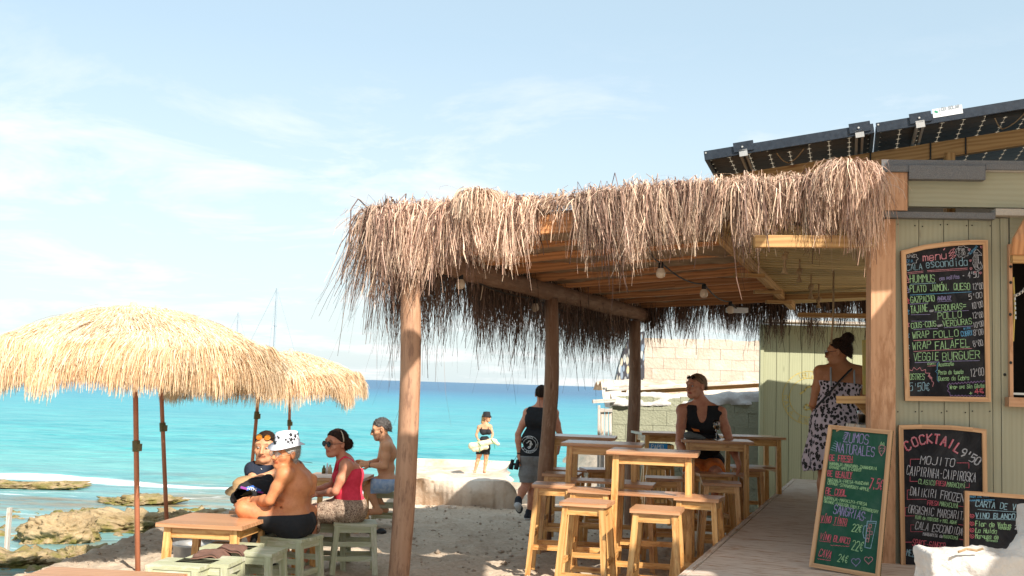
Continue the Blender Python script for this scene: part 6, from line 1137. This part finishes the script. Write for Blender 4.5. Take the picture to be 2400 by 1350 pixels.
wear(t,'polo_shirt',T,['torso'],.014,FB['navy'],[plane(Vector(J['neck'])+Vector((0,0,.005)),(0,-.25,1))])
for s in 'LR': wear(t,'sleeve',T,['arm'+s],.018,FB['navy'],[sl(s,.38)])
wear(t,'shorts',T,['legL','legR'],.02,FB['grey'],[lambda P:-(P[...,1]-D+.1)])
g=G(); nb=Vector(J['neck']); 
for s in (-1,1): g.prism([nb+Vector((s*.012,-.072,-.03)),nb+Vector((s*.062,-.03,.02)),nb+Vector((s*.072,-.05,-.02)),nb+Vector((s*.035,-.09,-.05))],(0,-1,.2),.005)
g.put('collar',FB['navy'],t); g=G(); g.bar(nb+Vector((-.068,-.062,-.022)),nb+Vector((-.034,-.098,-.052)),.004,.003); g.put('collar_stripe',M['whiteprint'],t)
hd.hair(t,FB['hair_dark'],.003,(.06,.072),.6,-.085); hd.glasses(t,FB['lensred'],True,w=.027)
# --- woman in pink
D=9.62; hd=Head(at(788,1040,D-.08),(-.68,-.73,-.04),(.06,0,1),1.0)
J=dict(neck=at(809,1079,D),chest=at(821,1112,D),pelvis=at(824,1192,D),belly=(-.03,0,0),shL=at(812,1094,D-.17),shR=at(806,1090,D+.16),elL=at(786,1152,D-.2),wrL=at(748,1158,D-.02),elR=at(775,1140,D+.2),wrR=at(742,1147,D+.12),hipL=at(815,1198,D-.1),hipR=at(815,1198,D+.1),knL=at(735,1202,D-.1),anL=at(706,1300,D-.05),toL=at(678,1316,D-.1),knR=at(738,1196,D+.12),anR=at(722,1292,D+.15),toR=at(695,1304,D+.15),fwd=(-1,-.15,0))
t,T=person('woman in a coral pink vest and patterned shorts sitting on a low green stool',J,hd,SK['pink'],fem=True,fat=1.25,hands=[(J['wrL'],(-1,.2,-.1),(0,-.2,1),.9,.4,1),(J['wrR'],(-1,-.2,-.1),(0,.2,1),.9,.4,-1)],eyes=False)
nk=Vector(J['neck']); wear(t,'vest_top',T,['torso'],.010,FB['pink'],[plane(Vector(J['chest'])+Vector((0,0,.045)),(-.12,.05,1)),plane(Vector(J['pelvis'])+Vector((0,0,.055)),(-.1,0,-1))],wr=.005)
g=G()
for s in ('L','R'): a=Vector(J['sh'+s]); p=nk.lerp(a,.62); g.tube([p+Vector((-.085,-.0,-.09)),p+Vector((-.062,0,.02)),p+Vector((-.01,0,.062)),p+Vector((.05,0,.035)),p+Vector((.10,0,-.08))],.012,8)
g.put('strap',FB['pink'],t,smooth=True)
wear(t,'patterned_shorts',T,['torso','legL','legR'],.018,FB['floral'],[plane(Vector(J['pelvis'])+Vector((0,0,.09)),(.0,0,1)),lambda P:-(P[...,0]-J['hipL'].x+.25)],wr=.007)
bun=el(hd.p(0,-.13,-.01),(.035,.035,.042)); hd.hair(t,FB['hair_dark'],.008,(.045,.055),.85,-.085,extra=(bun,)); hd.glasses(t,FB['lens'],w=.026)
g=G(); g.tube([hd.V(.086*math.cos(a),-.01+.0,.025+.098*math.sin(a)) for a in [k*math.pi/12 for k in range(0,13)]],.006,8); g.put('headband',FB['pink'] if 0 else M['canvas'],t,smooth=True)
# --- far shirtless man
D=13.0; hd=Head(at(893,1006,D),(-.93,-.15,-.25),(-.05,0,1),1.08)
J=dict(neck=at(905,1033,D),chest=at(909,1062,D),pelvis=at(908,1128,D),belly=(-.02,0,0),shL=at(906,1046,D-.2),shR=at(905,1044,D+.18),elL=at(903,1093,D-.22),wrL=at(868,1090,D-.1),elR=at(888,1083,D+.2),wrR=at(858,1086,D+.05),hipL=at(903,1132,D-.1),hipR=at(903,1132,D+.1),knL=at(858,1140,D-.12),anL=at(884,1192,D-.1),toL=at(862,1203,D-.12),knR=at(862,1135,D+.15),anR=at(898,1188,D+.2),toR=at(880,1196,D+.2))
t,T=person('shirtless man in pale blue swim shorts seated in profile far behind the front post',J,hd,SK['fair'],hands=[(J['wrL'],(-1,.1,.15),(0,-1,.3),1,.6,1),(J['wrR'],(-1,-.1,.1),(0,1,.3),1,.6,-1)],stub=1,vox=.0095)
wear(t,'swim_shorts',T,['torso','legL','legR'],.015,FB['blue'],[plane(Vector(J['pelvis'])+Vector((0,0,.04)),(0,0,1)),lambda P:-(P[...,0]-J['hipL'].x+.16),plane(Vector(J['pelvis'])-Vector((0,0,.13)),(0,0,-1))])
hd.hair(t,FB['hair_grey'],.004,(.064,.064),.7,-.085,rough=.007); hd.glasses(t,FB['lens'])
g=G(); g.lathe(Vector(J['wrL']),[(.028,-.012),(.032,-.012),(.032,.012),(.028,.012)],12,axis=(-1,0,0)); g.put('wristband',M['black'],t)
# --- standing man behind the middle post
D=14.7; zz=gz(at(1240,1200,D).x,D); hd=Head(at(1270,925,D),(.25,.95,0),(.02,.03,1),1.05)
an=at(1240,1205,D); an.z=zz+.09
J=dict(neck=at(1268,951,D),chest=at(1263,985,D),pelvis=at(1252,1068,D),shL=at(1238,968,D+.04),shR=at(1298,968,D-.05),elL=at(1214,1018,D-.02),wrL=at(1217,1066,D-.05),elR=at(1312,1018,D),wrR=at(1306,1062,D+.05),hipL=at(1240,1078,D),hipR=at(1266,1078,D),knR=at(1246,1140,D+.02),anR=an,toR=an+Vector((.10,.14,-.05)),knL=at(1232,1140,D-.08),anL=at(1215,1176,D-.20),toL=at(1208,1198,D-.26))
J['toL']=J['anL']+Vector((.02,.10,-.13))
t,T=person('man in a black tank top and grey shorts walking behind the middle log post',J,hd,SK['pink'],fat=1.12,hands=[(J['wrL'],(-.1,0,-1),(-1,0,0),1,.7,1)],drop=('footL','footR'),vox=.0095,eyes=False,sc=1.04)
ex=[[rc(npa(J['elL']),npa(Vector(J['shL'])+Vector((-.02,0,.03))),.06,.075),'-',.01],[rc(npa(J['elR']),npa(Vector(J['shR'])+Vector((.02,0,.03))),.06,.075),'-',.01]]
wear(t,'tank_top',T,['torso'],.016,FB['black'],[plane(Vector(J['neck'])+Vector((0,.02,-.012)),(0,-.1,1)),plane(Vector(J['pelvis'])-Vector((0,0,.02)),(0,0,-1))],extra=ex,wr=.008)
wear(t,'shorts',T,['torso','legL','legR'],.026,FB['grey'],[plane(Vector(J['pelvis'])+Vector((0,0,.0)),(0,0,1)),plane(Vector(J['knR'])+Vector((0,0,.06)),(0,0,-1))],wr=.008)
hd.hair(t,FB['hair_dark'],.003,(.06,.07),.6,-.095)
for s,a,b in (('R',J['anR'],J['toR']),('L',J['anL'],J['toL'])):
    me=nets('shoe',T['foot'+s]+[[rc(npa(a),npa(a+Vector((0,0,.03))),.038,.036),'+',.02]],.009,.02,off=.010); sh=put('shoe',me,FB['shoe'],t,smooth=True)
    d=(Vector(b)-Vector(a)); d=d if s=='L' else Vector((d.x,d.y,0)); d.normalize(); nn=(Vector((0,0,1))-d*d.z).normalized(); me=nets('sole',T['foot'+s],.008,.02,off=.014,cuts=[plane(Vector(a)-nn*.05,nn)]); put('sole',me,FB['sole'],sh,smooth=True)
g=G(); w_=Vector(J['wrL']); g.lathe(w_+Vector((0,0,.02)),[(.03,-.008),(.034,-.008),(.034,.008),(.03,.008)],12); g.put('bracelet',M['black'],t)
pz=Vector(J['chest']).lerp(Vector(J['pelvis']),.62).y-.142; tg=[o for o in t.children if o.name.startswith('tank_top')][0]; g=G(); bc=at(1243,1041,D-.15)
# print wraps on the back of the shirt
dg=tg.data; cov=np.empty(len(dg.vertices)*3,np.float32); dg.vertices.foreach_get('co',cov); cov=cov.reshape(-1,3)+npa(BASE[t.name])
def onback(x,y):
    p=onp(x,y,bc,Vector((0,-1,0))); dd=(cov[:,0]-p.x)**2+(cov[:,2]-p.z)**2; i=np.argsort(dd)[:24]; yy=cov[i,1].min(); return Vector((p.x,yy-.006,p.z))
ringlogo(g,1241,1042,20,onback,.8); g.put('shirt_print',M['whiteprint'],tg)
c=w_+Vector((-.06,-.04,-.12)); ct=thing('binoculars','small black binoculars held low in the standing man\'s left hand','binoculars',c)
for s in (-1,1): g=G(); g.lathe(c+Vector((s*.035,0,0)),[(0,-.07),(.03,-.07),(.032,-.02),(.024,0),(.024,.05),(.02,.06),(0,.06)],14,axis=(.2,.1,1)); g.put('barrel',M['black'],ct,smooth=True)
g=G(); g.bar(c+Vector((-.03,0,0)),c+Vector((.03,0,0)),.02,.03); g.put('bridge',M['black'],ct); g=G(); g.tube([c+Vector((0,0,.05)),c+Vector((.03,.01,.11)),c+Vector((.05,.02,.06))],.004,5); g.put('strap',M['black'],ct)
# --- bather on the ledge
D=28.5; hd=Head(at(1141,978,D),(.80,-.45,.02),(0,0,1),1.0); fz=float(np.interp(D,[16.9,17.3,20,24,29,33.4],[-.02,.04,-.22,-.44,-.72,-.86]))+.0
J=dict(neck=at(1138,994,D),chest=at(1137,1011,D),pelvis=at(1134,1046,D),shL=at(1149,1000,D),shR=at(1123,1001,D),elL=at(1155,1017,D-.05),wrL=at(1151,1030,D-.2),elR=at(1116,1019,D-.02),wrR=at(1120,1030,D-.2),hipL=at(1140,1050,D),hipR=at(1127,1050,D),knL=at(1139,1078,D),anL=at(1135,1104,D),toL=at(1137,1107,D-.12),knR=at(1120,1078,D),anR=at(1113,1104,D),toR=at(1112,1107,D-.12),fwd=(.3,-1,0))
t,T=person('woman in a black swimsuit and bucket hat standing on the pale ledge by the sea',J,hd,SK['fair'],fem=True,fat=.8,sc=.88,hands=[(J['wrL'],(-.8,-.3,-.2),(0,-1,.2),.9,.6,1),(J['wrR'],(.5,-.3,-.5),(0,-1,.2),.9,.6,-1)],vox=.012,eyes=False)
wear(t,'swimsuit',T,['torso'],.014,FB['black'],[plane(Vector(J['chest'])+Vector((0,0,.06)),(0,0,1))],vox=.012); wear(t,'dark_shorts',T,['legL','legR'],.02,FB['black'],[plane(Vector(J['hipL'])-Vector((0,0,.16)),(0,0,-1))],vox=.012)
g=G()
for s in 'LR': a=Vector(J['neck']).lerp(Vector(J['sh'+s]),.6); g.tube([a+Vector((0,-.08,-.10)),a+Vector((0,-.02,.03)),a+Vector((0,.07,-.06))],.012,6)
g.put('strap',FB['black'],t)
hd.hair(t,FB['hair_blond'],.014,(.045,.05),.8,-.09,vox=.008,extra=(rc(hd.p(0,-.09,-.02),hd.p(.02,-.11,-.13),.04,.025),)); hd.glasses(t,FB['lens'])
g=G(); C=hd.V(0,-.005,.05); g.lathe(C,[(.125,-.04),(.13,-.037),(.10,.0),(.098,.015),(.09,.075),(.075,.092),(0,.098)],24,axis=hd.u); g.put('bucket_hat',FB['black'],t,smooth=True)
c=at(1134,1038,D-.30); ct=thing('rolled_mat','cream rolled towel carried across the hips by the standing bather','towel',c); me=nets('roll',[[rc(npa(at(1105,1045,D-.3)),npa(at(1160,1033,D-.32)),.085,.055),'+'],[rc(npa(at(1112,1052,D-.28)),npa(at(1140,1048,D-.3)),.07,.05),'+'],[rc(npa(at(1150,1032,D-.3)),npa(at(1168,1041,D-.32)),.05,.03),'+']],.012,.03,post=lambda P:.02*fbm(P*7,3,2)); put('towel',me,FB['cream'],ct,smooth=True)
g=G(); g.tube([at(1118,1030,D-.39),at(1126,1044,D-.4),at(1124,1060,D-.36)],.008,6); g.tube([at(1150,1026,D-.38),at(1158,1040,D-.38),at(1160,1052,D-.34)],.008,6); g.put('tie_cord',M['leafprint'],ct)
# --- man in the black tank top at the tall table
D=12.0; hd=Head(at(1632,906,D),(-.80,-.55,-.02),(.02,0,1),1.15)
J=dict(neck=at(1645,944,D+.05),chest=at(1642,985,D+.08),pelvis=at(1650,1085,D+.25),belly=(0,0,0),shL=at(1688,968,D+.02),shR=at(1600,962,D+.05),elL=at(1714,1044,D-.02),wrL=at(1730,1084,D-.30),elR=at(1592,1038,D-.10),wrR=at(1606,1072,D-.38),hipL=at(1668,1098,D+.2),hipR=at(1634,1098,D+.2),knL=at(1680,1112,D-.25),anL=at(1684,1200,D-.1),toL=at(1684,1214,D-.25),knR=at(1618,1112,D-.25),anR=at(1618,1200,D-.1),toR=at(1614,1214,D-.25))
J['wrL']=at(1722,1030,D-.1) if 0 else J['wrL']
t,T=person('man in a black tank top with sunglasses on his head leaning at the tall table',J,hd,SK['pink'],fat=1.1,sc=1.1,hands=[(J['wrL'],(0,-.6,-.6),(1,0,0),1.1,.5,1),(J['wrR'],(.1,-.7,-.4),(-1,0,0),1.1,.5,-1)],brow=.7)
ex=[[rc(npa(J['elL']),npa(Vector(J['shL'])+Vector((.03,0,.02))),.07,.085),'-',.01],[rc(npa(J['elR']),npa(Vector(J['shR'])+Vector((-.04,0,.02))),.07,.10),'-',.01],[el(npa(Vector(J['neck'])+Vector((-.01,-.16,-.08))),(.07,.13,.15)),'-',.01]]
wear(t,'tank_top',T,['torso'],.016,FB['black'],[plane(Vector(J['neck'])+Vector((0,0,-.025)),(0,0,1))],extra=ex,wr=.008); wear(t,'swim_shorts',T,['legL','legR'],.024,FB['orange'],[lambda P:-(P[...,1]-D+.12)])
tg=[o for o in t.children if o.name.startswith('tank_top')][0]; bc=at(1630,1010,D-.12); g=G(); g.prism([at(1620,1003,D-.10),at(1626,1010,D-.105),at(1640,1012,D-.11),at(1638,1007,D-.11),at(1627,1005,D-.105)],(0,-1,0),.006); g.put('shirt_print',FB['orange'],tg)
hd.hair(t,FB['hair_fair'],.003,(.058,.066),.62,-.09); hd.glasses(t,FB['lens'],True,frame=M['black'])
# --- woman in the leopard dress, back towards us
D=9.9; hd=Head(at(1966,826,D),(-.86,.45,-.10),(.0,0,1),1.05)
J=dict(neck=at(1974,860,D),chest=at(1968,895,D),pelvis=at(1962,985,D),shL=at(1923,872,D+.0),shR=at(2016,873,D-.03),elL=at(1906,948,D+.02),wrL=at(1925,985,D+.22),elR=at(2034,935,D+.0),wrR=at(2036,930,D+.28),hipL=at(1945,1000,D),hipR=at(1982,1000,D),knL=at(1934,1105,D),anL=at(1926,1195,D),toL=at(1920,1210,D+.15),knR=at(1974,1105,D),anR=at(1972,1195,D),toR=at(1970,1210,D+.15),fwd=(-.1,1,0))
t,T=person('woman with a hair bun in a leopard print dress, back turned, at the bar',J,hd,SK['dark'],fem=True,fat=1.3,sc=1.08,hands=[(J['wrL'],(.3,.8,0),(-1,0,.2),.95,.4,1),(J['wrR'],(-.2,.9,.1),(1,0,.2),.95,.4,-1)],eyes=False)
pl=Vector(J['pelvis']); hem=at(1925,1088,D); ex=[[rc(npa(pl+Vector((0,0,-.02))),npa(Vector((pl.x-.03,pl.y,hem.z))),.185,.225),'+',.06],[rc(npa(pl+Vector((-.06,0,-.1))),npa(Vector((hem.x-.02,pl.y,hem.z+.05))),.14,.10),'+',.06]]
def folds(P): a=np.arctan2(P[...,1]-pl.y,P[...,0]-pl.x); return np.clip((pl.z+.05-P[...,2]),0,.5)*.045*np.sin(a*9+P[...,2]*3)+.004*fbm(P*12,2,7)
me=nets('dress',allp(T,['torso'])+ex,.009,.04,off=.018,cuts=[plane(Vector(J['chest'])+Vector((0,0,-.005)),(.08,0,1)),plane(hem+Vector((.05,0,-.0)),(.35,0,-1))],post=folds); put('dress',me,FB['leopard'],t,smooth=True)
g=G()
for px in (1948,2003): g.tube([at(px,905,D-.125),at(px-1,880,D-.115),at(px-1,862,D-.065),at(px,860,D)],.008,6)
g.put('shoulder_strap',M['greyprint'],t); g=G(); g.tube([at(1912,955,D-.17),at(1940,925,D-.175),at(1968,893,D-.15),at(1990,870,D-.12),at(2000,862,D-.05)],.010,6); g.put('bag_strap',M['black'],t)
bun=el(hd.p(.0,-.085,.115),(.052,.05,.048)); hd.hair(t,FB['hair_dark'],.004,(.045,.062),.85,-.10,extra=(bun,)); hd.glasses(t,FB['lensgold'],w=.028)
# ------------------------------------------------------------------ bag and hat by the seated men
c=at(602,1145,8.75); ct=thing('beach_bag','black drawstring beach bag with blue and purple print beside the hat wearing man','bag',c); me=nets('sack',[[el(npa(at(596,1154,8.75)),(.12,.10,.07)),'+'],[el(npa(at(618,1138,8.8)),(.07,.08,.065)),'+'],[el(npa(at(568,1162,8.72)),(.07,.07,.05)),'+']],.008,.05,post=lambda P:.03*fbm(P*8,3,4)-.022*(1-np.abs(vn(P*12,6)))**3); bg_=put('sack',me,FB['black'],ct,smooth=True)
vv=np.empty(len(me.vertices)*3,np.float32); me.vertices.foreach_get('co',vv); vv=vv.reshape(-1,3)+npa(c)
def onbag(x,y): p=at(x,y,8.6); dd=(vv[:,0]-p.x)**2+(vv[:,2]-p.z)**2; i=np.argsort(dd)[:30]; return Vector((p.x,vv[i,1].min()-.004,p.z))
FB['purple']=plain('purple print',(.28,.05,.30),bump=0); FB['bluep']=plain('blue print',(.04,.16,.6),bump=0)
g=G(); ribbon(g,[(578,1146),(590,1143),(604,1152)],7,onbag); g.put('print',FB['bluep'],bg_); g=G(); ribbon(g,[(564,1143),(576,1146)],6,onbag); ribbon(g,[(602,1154),(611,1157)],4,onbag); g.put('print',FB['purple'],bg_); lettering('NTM',578,1147,598,1152,6,onbag,1.3).put('lettering',M['whiteprint'],bg_)
p=at(572,1138,8.95); g=G(); g.lathe(p,[(.15,-.03),(.155,-.025),(.09,-.005),(.085,.04),(.06,.06),(0,.062)],24,axis=(-.15,-.3,1)); g.put('straw_hat',FB['straw'],label='tan straw hat lying behind the black beach bag',cat='hat',smooth=True)
p=at(868,1198,12.6); g=G(); 
ct=thing('sandals','pair of dark sandals under the shirtless man','sandals',p)
for i,dx in enumerate((0,.13)): g=G(); g.lathe((p.x+dx,p.y,gz(p.x,p.y)),[(0,.0),(.06,.0),(.065,.015),(.03,.05),(0,.055)],14); g.put('sandal',M['black'],ct,smooth=True)
